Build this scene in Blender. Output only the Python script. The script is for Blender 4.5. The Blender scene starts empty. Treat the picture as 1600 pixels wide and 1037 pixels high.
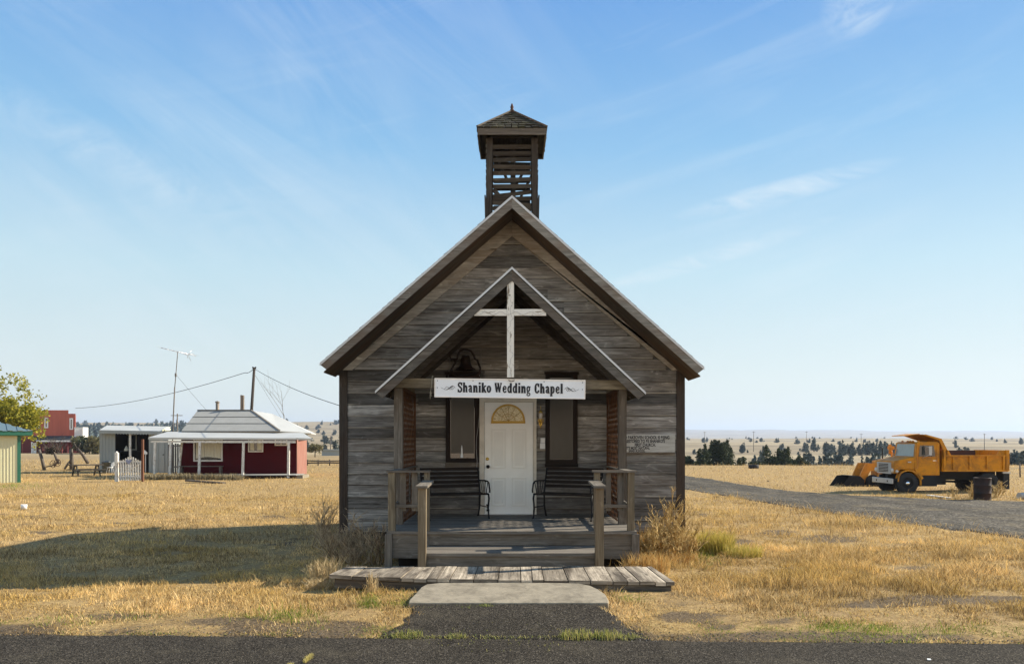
import bpy, math, random
import numpy as np
from mathutils import Vector, Matrix
random.seed(7)
RNG = np.random.default_rng(11)
SC = bpy.context.scene
COL = SC.collection
F = 1244.4; Y0 = 690.0; ZC = 1.95
def P(px, py, Y):
    return Vector(((px-800)*Y/F, Y, ZC-(py-Y0)*Y/F))
def X_(px, Y): return (px-800)*Y/F
def Z_(py, Y): return ZC-(py-Y0)*Y/F
def U(a, b): return random.uniform(a, b)
SUN = Vector((1.54, 0.53, 1.0)).normalized()
ELEV = math.asin(SUN.z)

# ------------------------------------------------------------------ noise / terrain
def vn(x, y, seed=0):
    x = np.asarray(x, float); y = np.asarray(y, float)
    xi = np.floor(x); yi = np.floor(y); fx = x-xi; fy = y-yi
    fx = fx*fx*(3-2*fx); fy = fy*fy*(3-2*fy)
    def h(a, b):
        s = np.sin(a*127.1+b*311.7+seed*74.7)*43758.5453
        return s-np.floor(s)
    return (h(xi, yi)*(1-fx)+h(xi+1, yi)*fx)*(1-fy)+(h(xi, yi+1)*(1-fx)+h(xi+1, yi+1)*fx)*fy
def fbm(x, y, seed=0, o=4):
    s = 0; a = .5; n = 0
    for i in range(o):
        s = s+a*vn(x*2**i, y*2**i, seed+i*13); n += a; a *= .5
    return s/n
def sstep(a, b, x):
    t = np.clip((x-a)/(b-a), 0, 1); return t*t*(3-2*t)
def road_edge(X): return 7.93-0.038*X+0.05*(fbm(X*2.3, 0*X+3, 5)-.5)+.03*(vn(X*9, 0*X, 8)-.5)
# asphalt apron half-widths
def apron_in(X, Y, grow=0.0):
    e = .16*(fbm(X*1.5+Y*2.7, Y*3.1, 21)-.5)
    t = np.clip((Y-7.9)/1.35, 0, 1)
    l = -1.40+.33*np.clip(t*1.15, 0, 1)**.7+e-grow
    r = 1.38-.36*t**.8+e+grow
    return (Y < 9.3+grow) & (X > l) & (X < r) & (Y > 7)
GNEAR = [(14.5, 4), (12.2, 9), (10.75, 16.4), (9.55, 23.7), (8.4, 37.8), (6.0, 46), (2, 56), (-6, 66)]
GFAR = [(60, 14), (40, 21), (19.1, 29.6), (13.8, 34.9), (12.4, 42), (11.6, 54), (6, 63), (-5, 72)]
def _pl(pts, t):
    p = np.array(pts, float); n = len(p)-1
    t = np.clip(np.asarray(t), 0, .99999)*n; i = t.astype(int); f = (t-i)[..., None]
    q = np.vstack([2*p[0]-p[1], p, 2*p[-1]-p[-2]])
    a, b, c, d = q[i], q[i+1], q[i+2], q[i+3]
    return .5*((2*b)+(-a+c)*f+(2*a-5*b+4*c-d)*f*f+(-a+3*b-3*c+d)*f**3)
_g1 = _pl(GNEAR, np.linspace(0, 1, 80)); _g2 = _pl(GFAR, np.linspace(0, 1, 80))
def in_gravel(X, Y, m=0.0):
    a1 = np.interp(Y, _g1[:, 1], _g1[:, 0]); a2 = np.interp(Y, _g2[:, 1], _g2[:, 0])
    return (Y > 4) & (Y < 62) & (X > a1+m) & (X < a2-m)
def H(X, Y):
    X = np.asarray(X, float); Y = np.asarray(Y, float)
    near = np.interp(Y, [-50, 7.9, 9, 10, 12, 15, 20, 27, 35, 80], [0, 0, .045, .05, .0, -.05, -.13, -.24, -.34, -.4])
    near = near+(.07*(fbm(X*.35, Y*.35, 2)-.5)+.05*(fbm(X*1.3, Y*1.3, 4, 3)-.5))*sstep(8.2, 10, Y)
    R = np.interp(Y, [80, 95, 130, 190, 300, 600, 1000, 1400, 1500, 2300, 4200, 7000, 9000], [0, -1.9, -4.6, -4.3, -2.2, 1.5, 4.8, 8.1, 7.6, -14, 20, 107, 60])
    L = np.interp(Y, [80, 170, 240, 320, 600, 1000, 1500, 1900, 3000, 9000], [0, -.2, -1.2, -.4, 4.6, 15, 38, 39, 0, 0])
    a = X/np.maximum(Y, 1)
    w = sstep(-.12, .06, a)
    far = R*w+L*(1-w)
    far = far+(fbm(X*.004, Y*.004, 9)-.5)*np.interp(Y, [80, 300, 1500, 7000], [0, 3, 7, 26])+(fbm(X*.03, Y*.03, 19)-.5)*np.interp(Y, [80, 300, 1500, 7000], [0, 1.2, 2, 2])
    far = far-np.where(Y > 1000, (a-.3)*sstep(1000, 6000, Y)*30*w, 0)
    return near+far
def h1(x, y): return float(H(np.array([x]), np.array([y]))[0])

# ------------------------------------------------------------------ materials
def _n(nt, t, **k):
    n = nt.nodes.new(t)
    for a, v in k.items():
        if a.startswith('i_'): n.inputs[a[2:].replace('_', ' ')].default_value = v
        else: setattr(n, a, v)
    return n
def newmat(name, rough=.8, metal=0, spec=.3):
    m = bpy.data.materials.new(name); m.use_nodes = True
    nt = m.node_tree; b = nt.nodes['Principled BSDF']
    b.inputs['Roughness'].default_value = rough; b.inputs['Metallic'].default_value = metal
    b.inputs['Specular IOR Level'].default_value = spec
    return m, nt, b
def c4(c): return (c[0], c[1], c[2], 1)
def ramp(nt, fac, stops):
    r = _n(nt, 'ShaderNodeValToRGB'); e = r.color_ramp.elements
    while len(e) < len(stops): e.new(.5)
    for i, (p, c) in enumerate(stops):
        e[i].position = p; e[i].color = c4(c) if hasattr(c, '__len__') else (c, c, c, 1)
    nt.links.new(fac, r.inputs[0]); return r.outputs[0]
def mixc(nt, fac, a, b, mode='MIX'):
    m = _n(nt, 'ShaderNodeMix', data_type='RGBA', blend_type=mode)
    for i, v in ((0, fac), (6, a), (7, b)):
        if hasattr(v, 'links'): nt.links.new(v, m.inputs[i])
        elif hasattr(v, '__len__'): m.inputs[i].default_value = c4(v)
        else: m.inputs[i].default_value = v if i == 0 else (v, v, v, 1)
    return m.outputs[2]
def mth(nt, op, a, b=0.0, c=0.0):
    m = _n(nt, 'ShaderNodeMath', operation=op)
    for i, v in enumerate((a, b, c)):
        if hasattr(v, 'links'): nt.links.new(v, m.inputs[i])
        else: m.inputs[i].default_value = v
    return m.outputs[0]
def noise(nt, vec, scale, detail=4, rough=.55, dist=0.0):
    n = _n(nt, 'ShaderNodeTexNoise'); n.inputs['Scale'].default_value = scale
    n.inputs['Detail'].default_value = detail; n.inputs['Roughness'].default_value = rough
    n.inputs['Distortion'].default_value = dist
    nt.links.new(vec, n.inputs['Vector']); return n.outputs[0]
def mapping(nt, vec, sc, loc=None):
    m = _n(nt, 'ShaderNodeMapping'); m.inputs['Scale'].default_value = sc
    nt.links.new(vec, m.inputs['Vector'])
    if loc is not None: nt.links.new(loc, m.inputs['Location'])
    return m.outputs[0]
def bump(nt, b, h, s=.3, d=.01):
    n = _n(nt, 'ShaderNodeBump'); n.inputs['Strength'].default_value = s; n.inputs['Distance'].default_value = d
    nt.links.new(h, n.inputs['Height']); nt.links.new(n.outputs[0], b.inputs['Normal'])
def attr(nt, name='rnd'):
    return _n(nt, 'ShaderNodeAttribute', attribute_name=name)
def wood(name, dark, light, stain=(.1, .07, .045), st=.45, crack=.75, vary=.5, rough=.85, peel=None, blot=.6, edge=0):
    m, nt, b = newmat(name, rough, 0, .25)
    uv = _n(nt, 'ShaderNodeUVMap').outputs[0]; r = attr(nt).outputs['Fac']
    off = _n(nt, 'ShaderNodeCombineXYZ')
    for i in range(3): nt.links.new(mth(nt, 'MULTIPLY', r, 37.0+i*11), off.inputs[i])
    o = off.outputs[0]
    g = noise(nt, mapping(nt, uv, (1.3, 26, 1), o), 1, 6, .65, .3)
    fine = noise(nt, mapping(nt, uv, (3, 90, 1), o), 1, 4, .6, .2)
    blo = noise(nt, mapping(nt, uv, (.9, 3.2, 1), o), 1, 4, .6, .6)
    blo2 = noise(nt, mapping(nt, uv, (2.3, 7, 1), o), 1.3, 3, .6, .9)
    g2 = mth(nt, 'ADD', mth(nt, 'MULTIPLY', g, .6), mth(nt, 'MULTIPLY', fine, .4))
    c = mixc(nt, ramp(nt, g2, [(.34, 0.0), (.66, 1.0)]), dark, light)
    c = mixc(nt, mth(nt, 'MULTIPLY', ramp(nt, blo, [(.46, 0.0), (.62, 1.0)]), st), c, stain)
    c = mixc(nt, mth(nt, 'MULTIPLY', ramp(nt, blo2, [(.5, 0.0), (.72, 1.0)]), blot), c, mixc(nt, .5, c, tuple(x*.3 for x in dark)))
    c = mixc(nt, mth(nt, 'MULTIPLY', ramp(nt, blo2, [(.28, 1.0), (.4, 0.0)]), .45), c, tuple(min(1, x*1.5) for x in light))
    cr = noise(nt, mapping(nt, uv, (.55, 40, 1), o), 1, 2, .5, .4)
    ck = ramp(nt, cr, [(.27, 1.0), (.31, 0.0)])
    c = mixc(nt, mth(nt, 'MULTIPLY', ck, crack), c, tuple(x*.18 for x in dark))
    vo = _n(nt, 'ShaderNodeTexVoronoi'); vo.inputs['Scale'].default_value = 1
    nt.links.new(mapping(nt, uv, (1.1, 5, 1), o), vo.inputs['Vector'])
    kn = ramp(nt, vo.outputs['Distance'], [(.05, 1.0), (.1, 0.0)])
    c = mixc(nt, mth(nt, 'MULTIPLY', kn, .7), c, tuple(x*.35 for x in stain))
    hh = mth(nt, 'FRACT', mth(nt, 'MULTIPLY', r, 7.31))
    c = mixc(nt, mth(nt, 'MULTIPLY', ramp(nt, hh, [(.45, 0.0), (1, 1.0)]), .38), c, stain)
    v = mth(nt, 'ADD', mth(nt, 'MULTIPLY', r, vary), 1-vary*.5)
    c = mixc(nt, 1.0, c, v, 'MULTIPLY')
    hs = mth(nt, 'SUBTRACT', g2, mth(nt, 'MULTIPLY', ck, .6))
    if edge:
        su = _n(nt, 'ShaderNodeSeparateXYZ'); nt.links.new(uv, su.inputs[0])
        ef = mth(nt, 'MULTIPLY', ramp(nt, su.outputs[1], [(.009, 1.0), (.016, 0.0)]), ramp(nt, noise(nt, mapping(nt, uv, (1.1, 1, 1), o), 1, 4, .6), [(.42, 0.0), (.6, edge)]))
        c = mixc(nt, ef, c, (.50, .44, .34))
    if peel:
        pn = noise(nt, mapping(nt, uv, (5, 22, 1), o), 1, 5, .7, .5)
        pf = ramp(nt, pn, [(peel[0], 0.0), (peel[0]+.05, 1.0)])
        c = mixc(nt, pf, peel[1], c)
    nt.links.new(c, b.inputs['Base Color'])
    bump(nt, b, hs, .5, .006)
    return m
def basic(name, col, rough=.6, metal=0, var=.15, sc=6.0, dirt=None, damt=.3, bmp=0.0, stretch=(1, 1, 1), spec=.4, coat=0):
    m, nt, b = newmat(name, rough, metal, spec)
    tc = _n(nt, 'ShaderNodeTexCoord').outputs['Object']
    v = mapping(nt, tc, stretch)
    n = noise(nt, v, sc, 6, .6, .2)
    k = ramp(nt, n, [(.3, 1-var), (.7, 1+var)])
    k2 = mth(nt, 'MULTIPLY_ADD', n, var*2, 1-var)
    c = mixc(nt, 1.0, col, k2, 'MULTIPLY')
    if dirt:
        n2 = noise(nt, v, sc*.45, 7, .7, .5)
        c = mixc(nt, mth(nt, 'MULTIPLY', ramp(nt, n2, [(.45, 0.0), (.65, 1.0)]), damt), c, dirt)
    nt.links.new(c, b.inputs['Base Color'])
    rr = mth(nt, 'MULTIPLY_ADD', n, .3, rough-.15); nt.links.new(rr, b.inputs['Roughness'])
    if bmp: bump(nt, b, n, bmp, .02)
    if coat: b.inputs['Coat Weight'].default_value = coat; b.inputs['Coat Roughness'].default_value = .15
    return m
def leafmat(name, c1, c2, trans=.25):
    m, nt, b = newmat(name, .7, 0, .2)
    r = attr(nt).outputs['Fac']
    c = mixc(nt, r, c1, c2); nt.links.new(c, b.inputs['Base Color'])
    if trans:
        t = _n(nt, 'ShaderNodeBsdfTranslucent'); nt.links.new(mixc(nt, 1., c, 1.3, 'MULTIPLY'), t.inputs[0])
        mx = _n(nt, 'ShaderNodeMixShader'); mx.inputs[0].default_value = trans
        out = nt.nodes['Material Output']
        nt.links.new(b.outputs[0], mx.inputs[1]); nt.links.new(t.outputs[0], mx.inputs[2]); nt.links.new(mx.outputs[0], out.inputs[0])
    return m
M = {}
M['siding'] = wood('weathered_siding', (.048, .045, .041), (.44, .415, .37), (.088, .066, .046), .45, 1.0, 1.2, blot=.75, edge=.8)
M['darkwood'] = wood('dark_weathered_wood', (.028, .024, .020), (.125, .108, .085), (.05, .034, .022), .5, .8, .6)
M['trim'] = wood('weathered_trim', (.07, .06, .047), (.24, .205, .16), (.09, .06, .036), .5, .7, .3)
M['corner'] = wood('dark_corner_board', (.025, .021, .018), (.09, .074, .058), (.06, .036, .022), .5, .7, .3)
M['frieze'] = wood('grey_frieze', (.28, .25, .20), (.70, .64, .54), (.25, .17, .10), .45, .75, .3)
M['mainfascia'] = wood('light_grey_fascia', (.13, .118, .095), (.34, .31, .26), (.17, .10, .055), .4, .7, .3)
M['fascia'] = wood('grey_fascia', (.062, .054, .044), (.185, .165, .135), (.10, .06, .034), .4, .6, .3)
M['soffit'] = wood('soffit_boards', (.055, .045, .034), (.20, .16, .115), (.15, .08, .035), .6, .5, .5)
M['post'] = wood('tan_post', (.085, .068, .042), (.27, .22, .145), (.17, .11, .06), .4, .6, .3)
M['rail'] = wood('grey_rail', (.065, .056, .045), (.215, .19, .155), (.12, .09, .06), .4, .7, .3)
M['deck'] = wood('grey_deck', (.06, .052, .042), (.25, .222, .183), (.12, .10, .08), .4, .7, .45)
M['walk'] = wood('bleached_planks', (.10, .08, .056), (.56, .475, .36), (.06, .045, .032), .8, 1.0, .6, blot=1.0)
M['lattice'] = wood('rusty_lattice', (.06, .024, .010), (.17, .075, .028), (.08, .035, .015), .5, .3, .5)
M['whitewood'] = wood('peeling_white', (.25, .2, .14), (.45, .38, .28), (.2, .13, .07), .4, .5, .1, peel=(.58, (.84, .79, .68)))
M['whitewood2'] = wood('peeling_white_house', (.25, .2, .14), (.45, .38, .28), (.2, .13, .07), .4, .5, .1, peel=(.54, (.62, .60, .55)))
M['shingle'] = wood('dark_shingles', (.018, .016, .013), (.075, .066, .05), (.055, .055, .02), .4, .8, .9)
M['signwhite'] = basic('white_sign_paint', (.90, .90, .885), .45, 0, .04, 3, (.5, .47, .4), .15)
M['signold'] = basic('old_sign_paint', (.50, .49, .44), .8, 0, .12, 5, (.22, .2, .16), .55, stretch=(1, 1, 6))
M['black'] = basic('black_paint', (.012, .012, .016), .5, 0, .1)
M['fadedblack'] = basic('faded_black_paint', (.05, .047, .043), .8, 0, .3, 30)
M['drip'] = basic('galvanised_edge', (.62, .62, .60), .5, .3, .12, 4, (.2, .18, .15), .2)
M['nickel'] = basic('grey_alum', (.6, .6, .6), .35, .8)
M['door'] = basic('door_paint', (.88, .855, .78), .5, 0, .05, 2, (.5, .44, .34), .18)
M['grooveshade'] = basic('door_groove_shade', (.80, .77, .69), .6, 0, .08, 4)  # darker door colour, crease shade painted into the panel mouldings
M['doorframe'] = basic('door_frame_paint', (.66, .60, .49), .6, 0, .12, 4, (.3, .22, .15), .4)
M['brass'] = basic('aged_brass', (.55, .36, .08), .3, .9, .15, 20, spec=.6)
M['brasspaint'] = basic('brass_moulding', (.42, .25, .035), .45, .35, .12, 20)
M['frame'] = wood('window_frame_wood', (.008, .006, .005), (.024, .017, .012), (.04, .022, .014), .4, .5, .2)
M['iron'] = basic('black_iron', (.010, .009, .009), .7, .1, .2, 20)
M['belliron'] = basic('rusty_iron', (.03, .02, .015), .65, .4, .3, 12, (.07, .03, .015), .5)
M['cord'] = basic('pale_rope', (.42, .38, .28), .9)
M['cable'] = basic('grey_cable', (.30, .29, .27), .7)
M['plastic'] = basic('white_plastic', (.70, .69, .66), .5, 0, .05)
M['drum'] = basic('black_rusty_drum', (.018, .012, .010), .75, .1, .4, 3, (.06, .022, .012), .6, .3)
M['rust'] = basic('rusty_steel', (.06, .032, .022), .8, .2, .4, 3, (.10, .04, .02), .6, .3)
M['tyre'] = basic('tyre_rubber', (.018, .018, .018), .85, 0, .25, 9, (.06, .05, .04), .3)
M['chassis'] = basic('black_chassis', (.015, .014, .014), .8, 0, .3, 5)
M['chrome'] = basic('chrome', (.75, .75, .75), .18, 1, .05)
M['silver'] = basic('silver_paint', (.45, .46, .46), .4, .5, .1, 5, (.25, .2, .15), .3)
M['truck'] = basic('truck_orange', (.60, .235, .006), .5, 0, .25, 3.5, (.20, .085, .02), .75, spec=.25)
M['loader'] = basic('loader_orange', (.75, .27, .02), .6, 0, .2, 4, (.22, .09, .03), .5)
M['lampglass'] = basic('lamp_glass', (.55, .5, .42), .2, 0, .1, spec=.7)
M['shedred'] = basic('barn_red', (.42, .11, .07), .7, 0, .12, .6, (.22, .05, .03), .4, stretch=(3, 3, .4))
M['housered'] = basic('house_red', (.062, .006, .008), .9, 0, .25, 1.5, (.04, .008, .008), .4, spec=.1)
M['sunlitred'] = basic('sunlit_red_wall', (.22, .085, .06), .9, 0, .35, 2.0, (.36, .24, .18), .6, stretch=(6, 6, .7))  # sunlit copy of the house red, light put into the side wall colour
M['darkred'] = basic('dark_red_wall', (.12, .02, .016), .8, 0, .2, 1.5)
M['whitepaint'] = basic('white_paint', (.72, .71, .68), .6, 0, .08, 4, (.4, .36, .3), .25)
M['roofgrey'] = basic('grey_roofing', (.28, .275, .25), .85, 0, .08, 2.5, (.36, .36, .34), .3, stretch=(1, 1, 1))
M['rooflight'] = basic('pale_metal_roof', (.46, .46, .43), .6, .1, .06, 1.2, (.3, .29, .26), .3)
M['greymetal'] = basic('grey_corrugated', (.30, .32, .31), .6, .1, .08, 1.5, (.2, .2, .19), .3)
M['cream'] = basic('cream_metal', (.60, .57, .37), .55, 0, .05, 1.5, (.5, .44, .28), .25)
M['green'] = basic('green_metal', (.02, .12, .075), .45, 0, .1, 2)
M['bluegrey'] = basic('blue_grey_metal_roof', (.13, .19, .21), .5, .2, .1, 2)
M['blackroof'] = basic('black_roofing', (.045, .045, .045), .9, 0, .2, 2)
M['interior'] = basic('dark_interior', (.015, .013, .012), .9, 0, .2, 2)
M['curtain'] = basic('curtain_cloth', (.62, .60, .50), .8, 0, .12, 2.5, (.4, .38, .3), .3, stretch=(6, 1, .5))
M['concrete'] = basic('concrete_slab', (.275, .235, .17), .9, 0, .3, 9, (.12, .10, .07), .7, .4)
M['stove'] = basic('flue_pipe', (.20, .165, .13), .6, .4, .2, 3, (.12, .07, .04), .4)
M['pole'] = wood('pole_wood', (.03, .024, .02), (.09, .075, .06), (.03, .02, .015), .4, .5, .2)
M['greypole'] = wood('grey_pole_wood', (.10, .09, .08), (.22, .2, .17), (.1, .07, .05), .4, .5, .2)
M['brownpost'] = wood('brown_post', (.13, .055, .03), (.30, .14, .08), (.08, .035, .02), .4, .5, .2)
M['log'] = wood('old_log', (.05, .04, .032), (.2, .17, .135), (.06, .04, .03), .5, .8, .2)
M['bin'] = basic('grey_bin', (.10, .115, .12), .6)
M['heart'] = basic('blue_grey_plaque', (.22, .24, .34), .6)
M['bark'] = wood('bark', (.04, .03, .022), (.14, .11, .08), (.05, .035, .025), .5, .8, .3)
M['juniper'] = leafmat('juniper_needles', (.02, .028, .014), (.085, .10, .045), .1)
M['juniperhazed'] = leafmat('juniper_needles_hazed', (.045, .065, .062), (.15, .18, .165), .0)  # paler, bluer needles: distance haze put into the leaf colour
M['yellowleaf'] = leafmat('yellow_green_leaves', (.09, .11, .012), (.42, .36, .04), .35)
M['brush'] = leafmat('brush_leaves', (.05, .05, .02), (.24, .21, .10), .2)
M['twig'] = leafmat('dry_twigs', (.22, .145, .08), (.62, .48, .30), .1)
M['twigy'] = leafmat('golden_twigs', (.30, .19, .06), (.78, .60, .28), .25)
def colmat(name, trans=.3):
    m, nt, b = newmat(name, .75, 0, .2)
    a = attr(nt, 'Col').outputs['Color']; nt.links.new(a, b.inputs['Base Color'])
    t = _n(nt, 'ShaderNodeBsdfTranslucent'); nt.links.new(a, t.inputs[0])
    mx = _n(nt, 'ShaderNodeMixShader'); mx.inputs[0].default_value = trans
    nt.links.new(b.outputs[0], mx.inputs[1]); nt.links.new(t.outputs[0], mx.inputs[2])
    nt.links.new(mx.outputs[0], nt.nodes['Material Output'].inputs[0])
    return m
M['grass'] = colmat('grass_blades')
def glass(name, col, rough=.06):
    m, nt, b = newmat(name, rough, 0, .8 if rough < .25 else .4)
    tc = _n(nt, 'ShaderNodeTexCoord').outputs['Object']
    n = noise(nt, mapping(nt, tc, (1.5, 1.5, .8)), 2.5, 4, .6, .8)
    c = mixc(nt, n, tuple(x*.6 for x in col), tuple(x*1.35 for x in col)); nt.links.new(c, b.inputs['Base Color'])
    bump(nt, b, n, .08, .05)
    return m
M['glass'] = glass('window_glass', (.02, .024, .024))
M['shadeglass'] = glass('shaded_glass', (.036, .030, .019), .3)
M['truckglass'] = glass('truck_glass', (.22, .27, .25), .08)
m, nt, b = newmat('textured_gold_glass', .25, 0, .8)
tc = _n(nt, 'ShaderNodeTexCoord').outputs['Object']
n = noise(nt, tc, 38, 3, .7, 1.5)
nt.links.new(ramp(nt, n, [(.3, (.22, .13, .03)), (.45, (.62, .47, .20)), (.62, (.92, .80, .50))]), b.inputs['Base Color']); bump(nt, b, n, .6, .01)
M['goldglass'] = m
# asphalt
def stony(name, base, spread, sc, tan=None, tamt=.3, big=.8, streak=None, cracks=0):
    m, nt, b = newmat(name, .95, 0, .08)
    tc = _n(nt, 'ShaderNodeTexCoord').outputs['Object']
    vo = _n(nt, 'ShaderNodeTexVoronoi'); vo.inputs['Scale'].default_value = sc; nt.links.new(tc, vo.inputs['Vector'])
    sep = _n(nt, 'ShaderNodeSeparateColor'); nt.links.new(vo.outputs['Color'], sep.inputs[0])
    v = sep.outputs[0]
    c = ramp(nt, v, [(0, tuple(x*(1-spread) for x in base)), (.6, base), (.93, tuple(x*(1+spread) for x in base)), (1, tuple(min(.8, x*(1+spread*3.2)) for x in base))])
    nb = noise(nt, tc, big, 6, .65, .4)
    c = mixc(nt, 1.0, c, mth(nt, 'MULTIPLY_ADD', nb, .8, .6), 'MULTIPLY')
    if streak:
        sn = noise(nt, mapping(nt, tc, streak), 1, 6, .7, .5)
        c = mixc(nt, 1.0, c, ramp(nt, sn, [(.3, .55), (.5, 1.0), (.7, 1.45)]), 'MULTIPLY')
    if cracks:
        vc = _n(nt, 'ShaderNodeTexVoronoi', feature='DISTANCE_TO_EDGE'); vc.inputs['Scale'].default_value = .55
        wv = _n(nt, 'ShaderNodeVectorMath', operation='ADD'); nzv = _n(nt, 'ShaderNodeTexNoise'); nzv.inputs['Scale'].default_value = 3; nzv.inputs['Detail'].default_value = 6
        nt.links.new(tc, nzv.inputs['Vector']); sv = _n(nt, 'ShaderNodeVectorMath', operation='SCALE'); sv.inputs['Scale'].default_value = .45
        nt.links.new(nzv.outputs['Color'], sv.inputs[0]); nt.links.new(tc, wv.inputs[0]); nt.links.new(sv.outputs[0], wv.inputs[1]); nt.links.new(wv.outputs[0], vc.inputs['Vector'])
        ce = mth(nt, 'MULTIPLY', ramp(nt, vc.outputs['Distance'], [(.003, 1.0), (.009, 0.0)]), ramp(nt, noise(nt, tc, .6, 3), [(.45, 0.0), (.6, cracks)]))
        c = mixc(nt, ce, c, (.012, .010, .008))
    if tan:
        n2 = noise(nt, tc, big*2.2, 8, .75, .3)
        c = mixc(nt, mth(nt, 'MULTIPLY', ramp(nt, n2, [(.52, 0.0), (.7, 1.0)]), tamt), c, tan)
    nt.links.new(c, b.inputs['Base Color'])
    bump(nt, b, vo.outputs['Distance'], .7, .008)
    return m
M['asphalt'] = stony('asphalt', (.042, .036, .028), .75, 85, (.13, .11, .075), .3, .7, cracks=.8)
M['gravel'] = stony('gravel', (.078, .068, .053), .65, 20, (.26, .20, .11), .5, .35, streak=(.9, .16, 1))
M['grit'] = stony('dark_gravel_stones', (.07, .065, .06), .5, 40, (.2, .16, .1), .3, 1)
# ground : straw litter, dirt patches (attribute 'dirt'), far fields
m, nt, b = newmat('dry_field', .95, 0, .15)
tc = _n(nt, 'ShaderNodeTexCoord').outputs['Object']
n1 = noise(nt, tc, .9, 8, .72, .4); n2 = noise(nt, tc, 14, 6, .75, .6); n3 = noise(nt, mapping(nt, tc, (1, 1, 1)), .07, 6, .6, .4)
c = ramp(nt, n2, [(.28, (.09, .055, .022)), (.48, (.30, .20, .08)), (.72, (.56, .40, .17))])
c = mixc(nt, ramp(nt, n1, [(.4, 0.0), (.65, 1.0)]), c, mixc(nt, .55, c, (.30, .20, .10)))
dirt = attr(nt, 'dirt').outputs['Fac']
dc = ramp(nt, noise(nt, tc, 30, 4, .7), [(.35, (.055, .038, .022)), (.65, (.20, .145, .085))])
dm = ramp(nt, mth(nt, 'ADD', mth(nt, 'MULTIPLY', dirt, 1.2), mth(nt, 'MULTIPLY', mth(nt, 'SUBTRACT', n2, .5), .9)), [(.38, 0.0), (.55, 1.0)])
c = mixc(nt, dm, c, dc)
fn = noise(nt, tc, .013, 9, .7, .5)
fn2 = noise(nt, tc, .12, 8, .8, .3)
fc = ramp(nt, fn, [(.3, (.15, .115, .07)), (.5, (.25, .195, .12)), (.68, (.34, .27, .17))])
fc = mixc(nt, ramp(nt, fn2, [(.5, 0.0), (.66, .55)]), fc, (.12, .105, .07))
sp = _n(nt, 'ShaderNodeSeparateXYZ'); nt.links.new(tc, sp.inputs[0])
mr = _n(nt, 'ShaderNodeMapRange'); mr.inputs[1].default_value = 60; mr.inputs[2].default_value = 170
nt.links.new(sp.outputs[1], mr.inputs[0])
fn3 = noise(nt, tc, .45, 6, .8, .2)
fc = mixc(nt, ramp(nt, fn3, [(.54, 0.0), (.66, .7)]), fc, (.10, .10, .075))
fc = mixc(nt, ramp(nt, noise(nt, mapping(nt, tc, (.002, .012, 1)), 1, 6, .6), [(.45, 0.0), (.6, .5)]), fc, (.46, .37, .22))
c = mixc(nt, mr.outputs[0], c, fc)
nt.links.new(c, b.inputs['Base Color']); bump(nt, b, n2, .8, .03)
M['ground'] = m

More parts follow.
